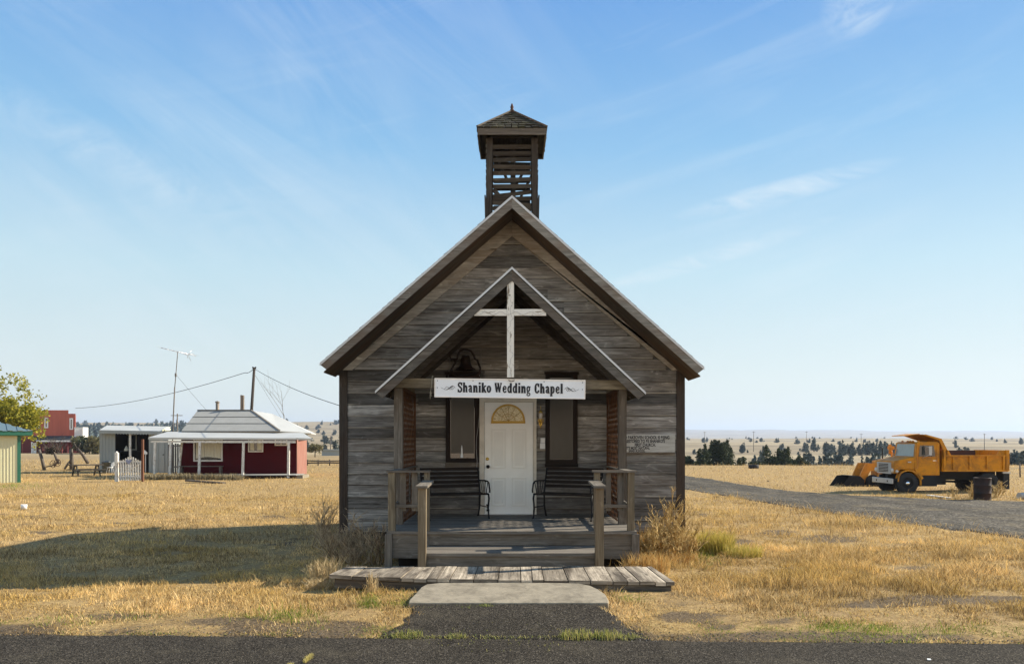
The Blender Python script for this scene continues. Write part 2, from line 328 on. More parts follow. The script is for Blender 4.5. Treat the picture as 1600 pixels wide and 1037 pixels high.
# ------------------------------------------------------------------ object helpers
ORG = {}
def tag(o, label=None, cat=None, group=None, kind=None):
    if label: o['label'] = label
    if cat: o['category'] = cat
    if group: o['group'] = group
    if kind: o['kind'] = kind
    return o
def thing(name, label, cat, loc=(0, 0, 0), rz=0, group=None):
    o = bpy.data.objects.new(name, None); COL.objects.link(o)
    o.location = loc; o.rotation_euler = (0, 0, rz); o.empty_display_size = .3
    ORG[o.name] = Vector(loc)
    return tag(o, label, cat, group)
class MB:
    def __init__(s, org=None):
        s.v = []; s.f = []; s.uv = []; s.r = []; s.mi = []; s.sm = []
    def face(s, idx, uvs, r, mi=0, smooth=False):
        s.f.append(idx); s.uv.extend(uvs); s.r.append(r); s.mi.append(mi); s.sm.append(smooth)
    def hexa(s, c, r=None, mi=0, dims=None):
        """8 corners: index = ix + 2*iy + 4*iz"""
        r = random.random() if r is None else r
        b = len(s.v); s.v.extend([Vector(p) for p in c])
        dx = (c[1]-c[0]).length; dy = (c[2]-c[0]).length; dz = (c[4]-c[0]).length
        D = [dx, dy, dz]; L = max(range(3), key=lambda i: D[i])
        for q, (a, bb) in (((0, 2, 3, 1), (1, 0)), ((4, 5, 7, 6), (0, 1)), ((0, 1, 5, 4), (0, 2)), ((2, 6, 7, 3), (2, 0)), ((0, 4, 6, 2), (2, 1)), ((1, 3, 7, 5), (1, 2))):
            uv = []
            for k in q:
                co = [(k & 1)*dx, ((k >> 1) & 1)*dy, ((k >> 2) & 1)*dz]
                ax = [a, bb]
                u, w = (a, bb) if D[a] >= D[bb] else (bb, a)
                uv.append((co[u], co[w]+ (0.37 if L not in (a, bb) else 0)))
            s.face([b+k for k in q], uv, r, mi)
    def box(s, x0, x1, y0, y1, z0, z1, r=None, mi=0, j=0):
        c = [Vector(((x0, x1)[i & 1]+U(-j, j), (y0, y1)[(i >> 1) & 1]+U(-j, j), (z0, z1)[(i >> 2) & 1]+U(-j, j))) for i in range(8)]
        s.hexa(c, r, mi)
    def beam(s, p0, p1, w, h, up=(0, 0, 1), r=None, mi=0, w1=None, h1=None):
        p0 = Vector(p0); p1 = Vector(p1); d = (p1-p0).normalized(); up = Vector(up)
        sd = d.cross(up)
        if sd.length < 1e-4: sd = d.cross(Vector((0, 1, 0)))
        sd.normalize(); u = sd.cross(d).normalized()
        w1 = w if w1 is None else w1; h1 = h if h1 is None else h1
        c = []
        for iz in (-1, 1):
            for iy in (-1, 1):
                for p, ww, hh in ((p0, w, h), (p1, w1, h1)):
                    c.append(p+sd*(-iy)*ww/2+u*iz*hh/2)
        s.hexa(c, r, mi)
    def poly(s, pts, off, r=None, mi=0):
        """closed prism: polygon pts swept by vector off"""
        r = random.random() if r is None else r
        pts = [Vector(p) for p in pts]; off = Vector(off); n = len(pts); b = len(s.v)
        s.v.extend(pts); s.v.extend([p+off for p in pts])
        nn = Vector((0, 0, 0))
        for i in range(n): nn += pts[i].cross(pts[(i+1) % n])
        if nn.dot(off) > 0: order = list(range(n))[::-1]
        else: order = list(range(n))
        ax = max(range(3), key=lambda i: abs(nn[i])); k = [i for i in range(3) if i != ax]
        s.face([b+i for i in order], [(pts[i][k[0]], pts[i][k[1]]) for i in order], r, mi)
        s.face([b+n+i for i in order[::-1]], [(pts[i][k[0]], pts[i][k[1]]) for i in order[::-1]], r, mi)
        u = 0
        for a in range(n):
            i = order[a]; jn = order[(a+1) % n]; l = (pts[i]-pts[jn]).length
            s.face([b+jn, b+i, b+n+i, b+n+jn], [(u+l, 0), (u, 0), (u, off.length), (u+l, off.length)], r, mi); u += l
    def tube(s, pts, rad, n=6, r=None, mi=0, caps=True, smooth=True):
        r = random.random() if r is None else r
        pts = [Vector(p) for p in pts]; m = len(pts)
        if not hasattr(rad, '__len__'): rad = [rad]*m
        b = len(s.v); pu = None; L = 0; Ls = []
        for i, p in enumerate(pts):
            d = (pts[min(i+1, m-1)]-pts[max(i-1, 0)]).normalized()
            if pu is None:
                pu = d.cross(Vector((0, 0, 1)));
                if pu.length < .1: pu = d.cross(Vector((0, 1, 0)))
            pu = (pu-d*pu.dot(d)).normalized(); w = d.cross(pu)
            if i: L += (pts[i]-pts[i-1]).length
            Ls.append(L)
            for k in range(n):
                a = 2*math.pi*k/n
                s.v.append(p+(pu*math.cos(a)+w*math.sin(a))*rad[i])
        for i in range(m-1):
            for k in range(n):
                k2 = (k+1) % n
                c = 6.28*max(rad[i], .01)
                s.face([b+i*n+k, b+i*n+k2, b+(i+1)*n+k2, b+(i+1)*n+k], [(Ls[i], c*k/n), (Ls[i], c*(k+1)/n), (Ls[i+1], c*(k+1)/n), (Ls[i+1], c*k/n)], r, mi, smooth)
        if caps:
            s.face([b+k for k in range(n)][::-1], [(0, 0)]*n, r, mi); s.face([b+(m-1)*n+k for k in range(n)], [(0, 0)]*n, r, mi)
    def lathe(s, prof, c=(0, 0, 0), axis='z', n=20, r=.5, mi=0):
        c = Vector(c); b = len(s.v); m = len(prof)
        for (rad, h) in prof:
            for k in range(n):
                a = 2*math.pi*k/n; x, y = rad*math.cos(a), rad*math.sin(a)
                if axis == 'z': q = Vector((x, y, h))
                elif axis == 'y': q = Vector((x, h, y))
                else: q = Vector((h, x, y))
                s.v.append(c+q)
        for i in range(m-1):
            for k in range(n):
                k2 = (k+1) % n
                idx = [b+i*n+k, b+i*n+k2, b+(i+1)*n+k2, b+(i+1)*n+k]
                if axis == 'y': idx = idx[::-1]
                s.face(idx, [(k/n, i), ((k+1)/n, i), ((k+1)/n, i+1), (k/n, i+1)], r, mi, True)
    def quad(s, a, b_, c, d, r=None, mi=0):
        r = random.random() if r is None else r
        b = len(s.v); pts = [Vector(p) for p in (a, b_, c, d)]; s.v.extend(pts)
        w = (pts[1]-pts[0]).length; h = (pts[3]-pts[0]).length
        s.face([b, b+1, b+2, b+3], [(0, 0), (w, 0), (w, h), (0, h)], r, mi)
    def stroke(s, pts, w, th, tr, r=.5):
        """flat ribbon along 2d pts in tr(x, y, depth)"""
        pts = [Vector(p) for p in pts]; m = len(pts)
        ws = w if hasattr(w, '__len__') else [w]*m
        Lf = []; Rt = []
        for i in range(m):
            d = pts[min(i+1, m-1)]-pts[max(i-1, 0)]; d.normalize(); n = Vector((-d.y, d.x))
            Lf.append(pts[i]+n*ws[i]/2); Rt.append(pts[i]-n*ws[i]/2)
        for i in range(m-1):
            b = len(s.v)
            for q in (Rt[i], Rt[i+1], Lf[i+1], Lf[i]): s.v.append(tr(q.x, q.y, th))
            s.face([b, b+1, b+2, b+3], [(0, 0)]*4, r)
    def build(s, name, mat, parent=None, label=None, cat=None, group=None, kind=None, local=False, bevel=0):
        me = bpy.data.meshes.new(name)
        o3 = Vector((0, 0, 0))
        if parent is not None and not local: o3 = ORG[parent.name]
        me.from_pydata([tuple(v-o3) for v in s.v], [], s.f)
        uvl = me.uv_layers.new(name='UVMap')
        uvl.data.foreach_set('uv', np.array(s.uv, dtype=np.float32).ravel())
        a = me.attributes.new('rnd', 'FLOAT', 'FACE'); a.data.foreach_set('value', np.array(s.r, dtype=np.float32))
        for mm in (mat if isinstance(mat, (list, tuple)) else [mat]): me.materials.append(mm)
        me.polygons.foreach_set('material_index', np.array(s.mi, dtype=np.int32))
        me.polygons.foreach_set('use_smooth', np.array(s.sm, dtype=bool))
        me.update()
        o = bpy.data.objects.new(name, me); COL.objects.link(o)
        if parent is not None: o.parent = parent
        ORG[o.name] = Vector(o3)
        if bevel:
            bv = o.modifiers.new('bevel', 'BEVEL'); bv.width = bevel; bv.segments = 2; bv.limit_method = 'ANGLE'; bv.angle_limit = .7
        return tag(o, label, cat, group, kind)
def npmesh(name, V, loopv, nper, mat, parent=None, rnd=None, col=None, **k):
    me = bpy.data.meshes.new(name)
    me.vertices.add(len(V)); me.vertices.foreach_set('co', V.astype(np.float32).ravel())
    nf = len(loopv)//nper
    me.loops.add(len(loopv)); me.loops.foreach_set('vertex_index', loopv.astype(np.int32))
    me.polygons.add(nf); me.polygons.foreach_set('loop_start', np.arange(0, nf*nper, nper, dtype=np.int32))
    try: me.polygons.foreach_set('loop_total', np.full(nf, nper, dtype=np.int32))
    except Exception: pass
    me.update(calc_edges=True)
    if rnd is not None:
        a = me.attributes.new('rnd', 'FLOAT', 'FACE'); a.data.foreach_set('value', rnd.astype(np.float32))
    if col is not None:
        a = me.attributes.new('Col', 'FLOAT_COLOR', 'POINT'); a.data.foreach_set('color', col.astype(np.float32).ravel())
    me.materials.append(mat)
    o = bpy.data.objects.new(name, me); COL.objects.link(o)
    if parent is not None: o.parent = parent
    ORG[o.name] = Vector((0, 0, 0))
    return tag(o, k.get('label'), k.get('cat'), k.get('group'), k.get('kind'))
def dup(root, loc, rz=0, scale=1, label=None, group=None):
    def cp(o, par):
        c = o.copy(); COL.objects.link(c); c.parent = par
        for ch in o.children: cp(ch, c)
        return c
    r = cp(root, None); r.location = loc; r.rotation_euler = (0, 0, rz)
    r.scale = (scale, scale, scale) if not hasattr(scale, '__len__') else scale
    if label: r['label'] = label
    if group: r['group'] = group
    return r
# ================================================================== CHAPEL
CH = thing('chapel', 'small weathered grey wooden chapel with steep gable roof, louvred bell tower and open front porch', 'chapel', (0, 14.9, 0))
YW = 14.9; YB = 20.55
def zu(x): return 6.085-(.872 if x < 0 else .893)*abs(x)      # roof underside
def zt(x): return 6.285-(.872 if x < 0 else .893)*abs(x)      # roof top
m = MB()
m.poly([(-3.17, YW+.02, .25), (3.17, YW+.02, .25), (3.17, YW+.02, zu(3.17)-.02), (0, YW+.02, 6.04), (-3.17, YW+.02, zu(-3.17)-.02)], (0, YB-YW-.04, 0))
bh = .214; z = .27; i = 0
def sid_row(z0, z1, hw_l, hw_r, y, t=.022):
    xs = [-hw_l]; 
    n = 1 if hw_r+hw_l < 2.2 else random.choice([1, 2, 2, 3])
    cuts = sorted(U(-hw_l+.6, hw_r-.6) for _ in range(n-1)) if n > 1 else []
    xs += cuts+[hw_r]
    for a, b_ in zip(xs[:-1], xs[1:]):
        if b_-a < .1: continue
        o = U(-.004, .004); g = random.choice([.006, .009, .012, .016, .022])
        c = []
        sag = U(-.003, .003)
        for k in range(8):
            ix, iy, iz = k & 1, (k >> 1) & 1, k >> 2
            c.append(Vector(((a+.002, b_-.002)[ix], (y-t+o-(0 if iz else .009), y+.018)[iy], ((z0+g*.5)+(sag if ix else 0), z1-g*.5+(sag if ix else 0))[iz])))
        m.hexa(c)
while z < 5.9:
    z1 = z+bh*U(.93, 1.07)
    if z1 < 3.28: hl = hr = 3.1
    else:
        hl = min(3.1, (6.055-z1)/.872); hr = min(3.1, (6.055-z1)/.893)
    if hl > .05: sid_row(z, z1, hl, hr, YW)
    z = z1
for sx in (-1, 1):
    z = .27
    while z < 3.2:
        z1 = min(z+bh*U(.95, 1.05), 3.28)
        xs = [YW+.02, U(16.5, 18.8), YB-.02]
        for a, b_ in zip(xs[:-1], xs[1:]):
            o = U(-.003, .003)
            x0, x1 = (3.165, 3.19+o) if sx > 0 else (-3.19-o, -3.165)
            m.box(x0, x1, a+.002, b_-.002, z+.004, z1-.004)
        z = z1
m.build('wall_siding', M['siding'], CH)
m = MB()
for (a, b_) in ((-3.225, -3.07), (3.07, 3.225)):
    m.box(a, b_, YW-.05, YW-.012, .25, 3.28, j=.002)
    m.box(a if a < 0 else b_-.03, a+.03 if a < 0 else b_, YW-.012, YW+.13, .25, 3.28, j=.002)
    m.build('corner_board', M['corner'], CH); m = MB()
m = MB()
m.poly([(-3.225, YW-.06, 3.285), (-3.225, YW-.06, zu(-3.225)-.005), (0, YW-.06, 6.08), (0, YW-.06, 5.78), (-2.98, YW-.06, 3.285)][::-1], (0, .035, 0), r=.6)
m.build('frieze_board', M['frieze'], CH); m = MB()
m.poly([(3.225, YW-.057, 3.285), (3.225, YW-.057, zu(3.225)-.005), (.002, YW-.057, 6.08), (.002, YW-.057, 5.78), (2.98, YW-.057, 3.285)], (0, .035, 0), r=.8)
m.build('frieze_board', M['frieze'], CH)
# roof
m = MB()
for s, sl in ((-1, .872), (1, .893)):
    xe = 3.35; YF = 13.95; YR = 21.0
    m.poly([(0, YF, 6.250), (s*xe, YF, 6.250-sl*xe), (s*xe, YF, 6.210-sl*xe), (0, YF, 6.210)], (0, YR-YF, 0), r=.3)
    n = 34
    for k in range(n):
        d0, d1 = k/n, (k+1)/n
        x0, x1 = s*xe*d0, s*xe*(d1+.004)
        z0, z1 = 6.255-sl*abs(x0), 6.255-sl*abs(x1)
        y = YF-.01
        while y < YR:
            w = U(.25, .7) if y > YF+.2 else U(.18, .3); y2 = min(y+w, YR+.01)
            e = U(-.006, .006); yy = y-(U(0, .005) if y < YF else 0)
            c = [Vector(p) for p in ((x0, yy, z0), (x1, yy, z1+.0), (x0, y2-.004, z0), (x1, y2-.004, z1), (x0, yy, z0+.006), (x1, yy, z1+.013+e*.6), (x0, y2-.004, z0+.006), (x1, y2-.004, z1+.013+e*.6))]
            if s < 0: c = [c[1], c[0], c[3], c[2], c[5], c[4], c[7], c[6]]
            m.hexa(c); y = y2
ROOF = m.build('roof', M['shingle'], CH)
m = MB()
for s, sl in ((-1, .872), (1, .893)):
    xe = 3.345
    p = [(0, 13.925, 6.205), (s*xe, 13.925, 6.205-sl*xe), (s*(xe-.10), 13.925, 6.205-sl*xe-.075), (0, 13.925, 6.035)]
    m.poly(p, (0, .03, 0), r=.4+.3*s)
    m.build('fascia', M['mainfascia'], CH); m = MB()
    p = [(0, 13.96, 6.190), (s*(xe-.005), 13.96, 6.190-sl*(xe-.005)), (s*(xe-.10), 13.96, 6.170-sl*xe-.05), (0, 13.96, 6.055)]
    m.poly([(0, 20.98, 6.190), (s*xe, 20.98, 6.190-sl*xe), (s*(xe-.10), 20.98, 6.170-sl*xe-.05), (0, 20.98, 6.020)], (0, .03, 0))
m.build('rear_fascia', M['fascia'], CH)
m = MB()
for s, sl in ((-1, .872), (1, .893)):
    m.poly([(0, 13.96, 6.110), (s*3.30, 13.96, 6.110-sl*3.36), (s*3.30, 13.96, 6.090-sl*3.36), (0, 13.96, 6.090)], (0, YW-13.96, 0), r=.5)
    m.box(min(s*3.2, s*3.38), max(s*3.2, s*3.38), YW, 20.9, 3.24, 3.262)
    m.poly([(0, YB, 6.110), (s*3.36, YB, 6.110-sl*3.36), (s*3.36, YB, 6.090-sl*3.36), (0, YB, 6.090)], (0, 20.9-YB, 0), r=.5)
m.build('soffit', M['soffit'], CH)
m = MB()
for s, sl in ((-1, .872), (1, .893)):
    m.poly([(s*0, 13.908, 6.252), (s*3.36, 13.908, 6.252-sl*3.36), (s*3.36, 13.908, 6.205-sl*3.36), (0, 13.908, 6.205)], (0, .014, 0), r=.5)
m.build('drip_edge', M['drip'], CH)
# foundation stubs
m = MB()
for x in (-3.05, -1.6, 0, 1.6, 3.05):
    for y in (15.1, 17.8, 20.3): m = MB(); m.box(x-.09, x+.09, y-.09, y+.09, -.4, .26, j=.01); m.build('foundation_post', M['darkwood'], CH)
m = MB(); m.box(-3.1, 3.1, 15.2, 15.25, .16, .26)
m.build('foundation_beam', M['darkwood'], CH)
# ---- bell tower
T = MB()
y0t, y1t = 15.2, 16.12
def tx(z): return .475+.03*(7.84-z)/1.6
for sx in (-1, 1):
    for yy in (y0t+.06, y1t-.06):
        T.beam((sx*(tx(5.9)-.05), yy, 5.7), (sx*(tx(7.84)-.055), yy, 7.84), .105, .12, (0, 1, 0))
for yy in (y0t+.03, y1t-.03):
    T.beam((-.48, yy, 7.80), (.48, yy, 7.80), .05, .09)
for sx in (-.44, .44):
    T.beam((sx, y0t, 7.79), (sx, y1t, 7.79), .05, .08)
T.beam((-.42, y1t-.1, 6.2), (.3, y1t-.1, 7.5), .04, .09, (0, 1, 0)); T.beam((.40, y1t-.14, 7.3), (-.2, y1t-.14, 6.1), .04, .09, (0, 1, 0))
T.beam((-.38, y0t+.3, 7.7), (-.1, y0t+.3, 7.05), .05, .05); T.beam((.02, y0t+.45, 6.2), (.02, y0t+.45, 7.8), .10, .08)
T.beam((-.36, y0t+.12, 6.8), (-.05, y0t+.12, 6.45), .04, .08)
# flared skirt boards at base
for sx in (-1, 1):
    T.hexa([Vector(p) for p in [(sx*.50-.012, y0t-.02, 6.0), (sx*.50+.012, y0t-.02, 6.0), (sx*.50-.012, y1t, 6.0), (sx*.50+.012, y1t, 6.0), (sx*.515-.012, y0t-.02, 6.65), (sx*.515+.012, y0t-.02, 6.65), (sx*.515-.012, y1t, 6.65), (sx*.515+.012, y1t, 6.65)]])
    zz = 6.66
    while zz < 7.8:
        T.box(sx*.487-.012, sx*.487+.012, y0t+.02, y1t-.02, zz+(.0 if random.random() < .8 else .05), zz+.085, j=.006); zz += .1
TW = T.build('bell_tower', M['darkwood'], CH)
L = MB()
sl_ = [(7.59, 0), (7.46, 0), (7.345, .01), (7.205, -.01), (7.085, 0), (6.965, .015), (6.835, 0), (6.69, .05), (6.60, .01), (6.50, -.02), (6.405, -.01)]
for k, (zz, tl) in enumerate(sl_):
    e = U(-.01, .01)
    L.beam((-.37, y0t+.05, zz-tl), (.37, y0t+.05, zz+tl+e), .016, .075, (0, -.45, .9), r=random.random())
L.build('louvre_panel', M['darkwood'], TW); L = MB()
for k in range(11):
    zz = 6.42+k*.125+U(-.03, .03)
    if k in (1, 4, 7): continue
    L.beam((-.37, y1t-.05, zz+U(-.02, .02)), (.37, y1t-.05, zz+U(-.02, .02)), .016, .085, (0, .45, .9))
L.build('louvre_panel', M['darkwood'], TW)
L = MB(); ze = 7.86; ya, yb = 15.0, 16.32; yc = 15.66; xa = .655
for a, b_ in (((-xa, ya), (xa, ya)), ((xa, ya), (xa, yb)), ((xa, yb), (-xa, yb)), ((-xa, yb), (-xa, ya))):
    ap = Vector((0, yc, 8.43)); A = Vector((*a, ze)); B = Vector((*b_, ze)); n = 8
    for k in range(n):
        p0, p1 = A.lerp(ap, k/n), B.lerp(ap, k/n); q0, q1 = A.lerp(ap, (k+1)/n), B.lerp(ap, (k+1)/n)
        nrm = (B-A).cross(ap-A).normalized(); 
        if nrm.z < 0: nrm = -nrm
        mm = max(1, int((p1-p0).length/.13))
        for i in range(mm):
            f0, f1 = i/mm, (i+1)/mm
            lift = U(.014, .032)
            c = [p0.lerp(p1, f0), p0.lerp(p1, f1-.015), q0.lerp(q1, f0), q0.lerp(q1, f1-.015)]
            L.hexa([c[0]-nrm*.01, c[1]-nrm*.01, c[2]-nrm*.01, c[3]-nrm*.01, c[0]+nrm*lift, c[1]+nrm*lift, c[2]+nrm*.006, c[3]+nrm*.006])
TR = L.build('tower_roof', M['shingle'], TW)
L = MB()
for cx, cy in ((-xa, ya), (xa, ya), (xa, yb), (-xa, yb)):
    L.beam((cx*1.0, yc+(cy-yc)*1.0, ze+.03), (0, yc, 8.46), .05, .03)
L.build('hip_cap', M['soffit'], TW)
L = MB(); L.lathe([(.06, 0), (.05, .05), (.025, .09), (.035, .12), (.012, .19), (0, .2)], (0, yc, 8.40), n=10)
L.build('finial', M['rust'], TW)
L = MB()
L.box(-xa+.01, xa-.01, ya+.0, ya+.025, ze-.13, ze-.01); L.build('fascia', M['trim'], TW); L = MB(); L.box(-xa+.01, xa-.01, yb-.025, yb, ze-.13, ze-.01); L.build('fascia', M['trim'], TW); L = MB()
L.box(-xa+.01, -xa+.035, ya+.027, yb-.027, ze-.125, ze-.01); L.build('fascia', M['trim'], TW); L = MB(); L.box(xa-.035, xa-.01, ya+.027, yb-.027, ze-.125, ze-.01)
L.build('fascia', M['trim'], TW)
L = MB(); L.box(-xa+.04, xa-.04, ya+.03, yb-.03, ze-.035, ze-.015); L.build('soffit', M['darkwood'], TW)
# ---- windows
def window(x0, x1, z0, z1, shade):
    f = MB(); t = .085
    f.box(x0, x0+t, YW-.075, YW-.03, z0, z1); f.box(x1-t, x1, YW-.075, YW-.03, z0, z1)
    f.box(x0+t, x1-t, YW-.073, YW-.03, z1-.09, z1); f.box(x0+t, x1-t, YW-.073, YW-.03, z0, z0+.08)
    f.box(x0-.02, x1+.02, YW-.10, YW-.076, z1-.03, z1+.02)
    W = f.build('window', M['frame'], CH)
    g = MB(); g.box(x0+t, x1-t, YW-.055, YW-.048, z0+.08, z1-.09); g.build('pane', M['glass'], W)
    if shade:
        g = MB(); g.box(x0+t+.01, x1-t-.01, YW-.059, YW-.0555, z0+.17, z1-.30); g.build('blind', M['shadeglass'], W)
        g = MB(); g.lathe([(.03, 0), (.025, .06), (.018, .08), (.016, .17), (.004, .23)], (X_(722, YW), YW-.062, z0+.09), n=8); g.build('candle', M['plastic'], W)
        g = MB(); g.box(x0-.01, x1+.02, YW-.07, YW-.03, z0-.085, z0-.005); g.build('sill', M['trim'], W)
        g = MB()
        for q in (x0+.16, x1-.14): g.box(q-.006, q+.006, YW-.064, YW-.06, z1-.27, z1-.215)
        g.build('sash_lift', M['plastic'], W)
    else:
        g = MB(); g.box(x0+t+.004, x1-t-.004, YW-.059, YW-.0555, z0+.085, z1-.1); g.build('blind', M['shadeglass'], W)
        g = MB(); g.box(x0-.01, x1+.01, YW-.09, YW-.03, z0-.06, z0-.002); g.build('sill', M['frame'], W)
    return W
window(X_(697, YW), X_(749, YW), Z_(722, YW), Z_(583, YW), True)
window(X_(852, YW), X_(902, YW), Z_(724, YW), Z_(583, YW), False)
# ---- door
xa0, xa1 = X_(757, YW), X_(833, YW); za0, za1 = Z_(803, YW), Z_(628, YW)
d = MB(); yd = YW-.055
d.box(xa0+.004, xa1-.004, yd, YW-.02, za0+.012, za1-.004, r=.5)
DR = d.build('door', M['door'], CH)
d = MB()
w_ = (xa1-xa0)
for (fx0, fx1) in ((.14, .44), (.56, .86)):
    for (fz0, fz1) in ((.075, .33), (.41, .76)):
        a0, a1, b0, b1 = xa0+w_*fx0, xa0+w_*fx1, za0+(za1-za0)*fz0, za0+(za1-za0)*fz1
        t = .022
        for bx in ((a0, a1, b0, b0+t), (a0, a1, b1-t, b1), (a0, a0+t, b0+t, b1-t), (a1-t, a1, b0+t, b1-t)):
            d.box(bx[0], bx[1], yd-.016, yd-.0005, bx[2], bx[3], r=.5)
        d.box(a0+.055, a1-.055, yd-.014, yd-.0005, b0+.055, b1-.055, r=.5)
d.build('panel_moulding', M['grooveshade'], DR)
d = MB(); fxc, fz, fr = X_(794, YW), Z_(657.5, YW), .315
n = 20
for k in range(n):
    a, b_ = math.pi*k/n, math.pi*(k+1)/n
    q = lambda r, t, y: Vector((fxc+r*math.cos(t), y, fz+r*math.sin(t)))
    d.hexa([q(fr, b_, yd-.02), q(fr, a, yd-.02), q(fr, b_, yd), q(fr, a, yd), q(fr-.035, b_, yd-.02), q(fr-.035, a, yd-.02), q(fr-.035, b_, yd), q(fr-.035, a, yd)][::-1] if False else [q(fr-.035, b_, yd-.02), q(fr-.035, a, yd-.02), q(fr-.035, b_, yd), q(fr-.035, a, yd), q(fr, b_, yd-.02), q(fr, a, yd-.02), q(fr, b_, yd), q(fr, a, yd)], r=.5)
d.box(fxc-fr-.004, fxc+fr+.004, yd-.022, yd, fz-.045, fz-.001, r=.5)
FL = d.build('fanlight', M['brasspaint'], DR)
d = MB()
d.poly([(fxc+(fr-.034)*math.cos(math.pi*k/n), yd-.011, fz+(fr-.034)*math.sin(math.pi*k/n)) for k in range(n+1)], (0, .008, 0), r=.5)
d.build('glass', M['goldglass'], FL)
d = MB()
for a in (35, 62, 90, 118, 145):
    a = math.radians(a); d.tube([(fxc, yd-.014, fz), (fxc+(fr-.03)*math.cos(a), yd-.014, fz+(fr-.03)*math.sin(a))], .0035, 4)
d.tube([(fxc+.13*math.cos(math.pi*k/8), yd-.014, fz+.13*math.sin(math.pi*k/8)) for k in range(9)], .0035, 4)
d.build('leading', M['brasspaint'], FL)
d = MB(); d.lathe([(0, -.055), (.026, -.05), (.031, -.035), (.022, -.02), (.012, -.015), (.012, 0), (.034, 0), (.034, .004)], (X_(761, YW)+.02, yd-.004, Z_(728.5, YW)), 'y', 14)
d.build('door_knob', M['iron'], DR)
d = MB(); d.lathe([(0, -.018), (.022, -.018), (.03, -.008), (.032, 0)], (X_(760, YW)+.02, yd-.001, Z_(716.5, YW)), 'y', 14)
d.build('deadbolt', M['brass'], DR)
d = MB(); d.beam((X_(762.5, YW), yd-.02, Z_(797, YW)), (X_(762, YW), yd-.02, Z_(787, YW)), .012, .02); d.box(X_(760.5, YW), X_(765, YW), yd-.03, yd, Z_(797.5, YW), Z_(795, YW)); d.box(X_(760, YW), X_(763.5, YW), yd-.024, yd, Z_(789, YW), Z_(787, YW))
d.build('door_stop', M['iron'], DR)
d = MB()
d.box(X_(749.5, YW), xa0-.001, YW-.085, YW-.025, za0-.035, Z_(622, YW), r=.5); d.box(xa1+.001, X_(838, YW), YW-.085, YW-.025, za0-.035, Z_(622, YW), r=.5)
d.box(xa0-.001, xa1+.001, YW-.083, YW-.025, za1, Z_(622.3, YW), r=.6)
DF = d.build('door_frame', M['doorframe'], CH)
d = MB(); d.box(xa0-.0, xa1+.0, YW-.12, YW-.03, za0-.03, za0+.008, r=.5); d.build('threshold', M['nickel'], DF)
# ---- porch
m = MB(); y = 12.02
while y < 14.84:
    w = .142; m.box(-1.89+U(-.006, .006), 1.89+U(-.006, .006), y+.003, min(y+w-.003, 14.86), .558, .6+U(-.002, .002)); y += w
m.build('porch_deck', M['deck'], CH)
m = MB()
m.box(-1.86, -1.262, 12.055, 12.09, .19, .555); m.box(1.262, 1.86, 12.057, 12.09, .18, .555); m.box(-1.26, 1.26, 12.065, 12.1, .385, .556)
for s in (-1, 1): m.box(min(s*1.86, s*1.83), max(s*1.86, s*1.83), 12.1, 14.84, .2, .55)
m.build('porch_skirt', M['rail'], CH)
m = MB(); m.box(-1.78, 1.78, 12.5, 12.55, -.1, .5); m.build('underfloor_shade', M['interior'], CH)  # near-black sheet standing in for the shade under the deck
for s in (-1, 1):
    m = MB(); m.box(s*1.865-.055, s*1.865+.055, 12.0, 12.055, -.02, .556, j=.006); m.build('deck_leg', M['rail'], CH)
m = MB(); m.box(-1.27, 1.265, 11.23, 11.63, .337, .38, j=.003); m.box(-1.265, 1.262, 11.64, 12.05, .337, .379, j=.003)
m.build('step_tread', M['deck'], CH)
m = MB(); m.box(-1.245, 1.24, 11.27, 11.3, .18, .335)
m.box(-1.243, -1.205, 11.3, 12.05, .1, .334); m.box(1.2, 1.238, 11.3, 12.05, .1, .334); m.build('step_riser', M['rail'], CH)
for x0, x1 in ((-1.925, -1.79), (1.742, 1.872)):
    m = MB(); m.box(x0, x1, 13.0, 13.13, .6, 2.83, j=.004); m.build('porch_post', M['post'] if False else M['trim'], CH)
m = MB(); m.hexa([Vector(p) for p in [(-1.93, 12.97, 2.835), (1.87, 12.97, 2.80), (-1.93, 13.11, 2.835), (1.87, 13.11, 2.80), (-1.93, 12.97, 2.985), (1.87, 12.97, 2.95), (-1.93, 13.11, 2.985), (1.87, 13.11, 2.95)]])
for s, x in ((-1, -1.86), (1, 1.81)): m.box(x-.05, x+.05, 13.115, 14.84, 2.83, 2.94)
m.build('porch_beam', M['post'], CH)
def pzt(x): return 4.74-(.905 if x < 0 else .935)*abs(x)
m = MB()
for s, sl, xe in ((-1, .905, 2.17), (1, .935, 2.12)):
    yf = 12.71
    m.poly([(0, yf, 4.72), (s*xe, yf, 4.72-sl*xe), (s*xe, yf, 4.685-sl*xe), (0, yf, 4.685)], (0, 14.86-yf, 0), r=.3)
    n = 20
    for k in range(n):
        x0, x1 = s*xe*k/n, s*xe*((k+1)/n+.004); z0, z1 = 4.722-sl*abs(x0), 4.722-sl*abs(x1); y = yf-.01
        while y < 14.85:
            y2 = min(y+U(.15, .4), 14.86); e = U(-.01, .012); yy = y-(U(0, .018) if y < yf else 0)
            c = [Vector(p) for p in ((x0, yy, z0), (x1, yy, z1), (x0, y2-.004, z0), (x1, y2-.004, z1), (x0, yy, z0+.006), (x1, yy, z1+.013+e*.5), (x0, y2-.004, z0+.006), (x1, y2-.004, z1+.013+e*.5))]
            if s < 0: c = [c[1], c[0], c[3], c[2], c[5], c[4], c[7], c[6]]
            m.hexa(c); y = y2
PR = m.build('porch_roof', M['shingle'], CH)
m = MB()
for s, sl, xe in ((-1, .905, 2.165), (1, .935, 2.115)):
    m.poly([(0, 12.69, 4.68), (s*xe, 12.69, 4.68-sl*xe), (s*(xe-.10), 12.69, 4.68-sl*xe-.075), (0, 12.69, 4.515)], (0, .03, 0), r=.5+.2*s); m.build('fascia', M['fascia'], PR); m = MB()
m = MB()
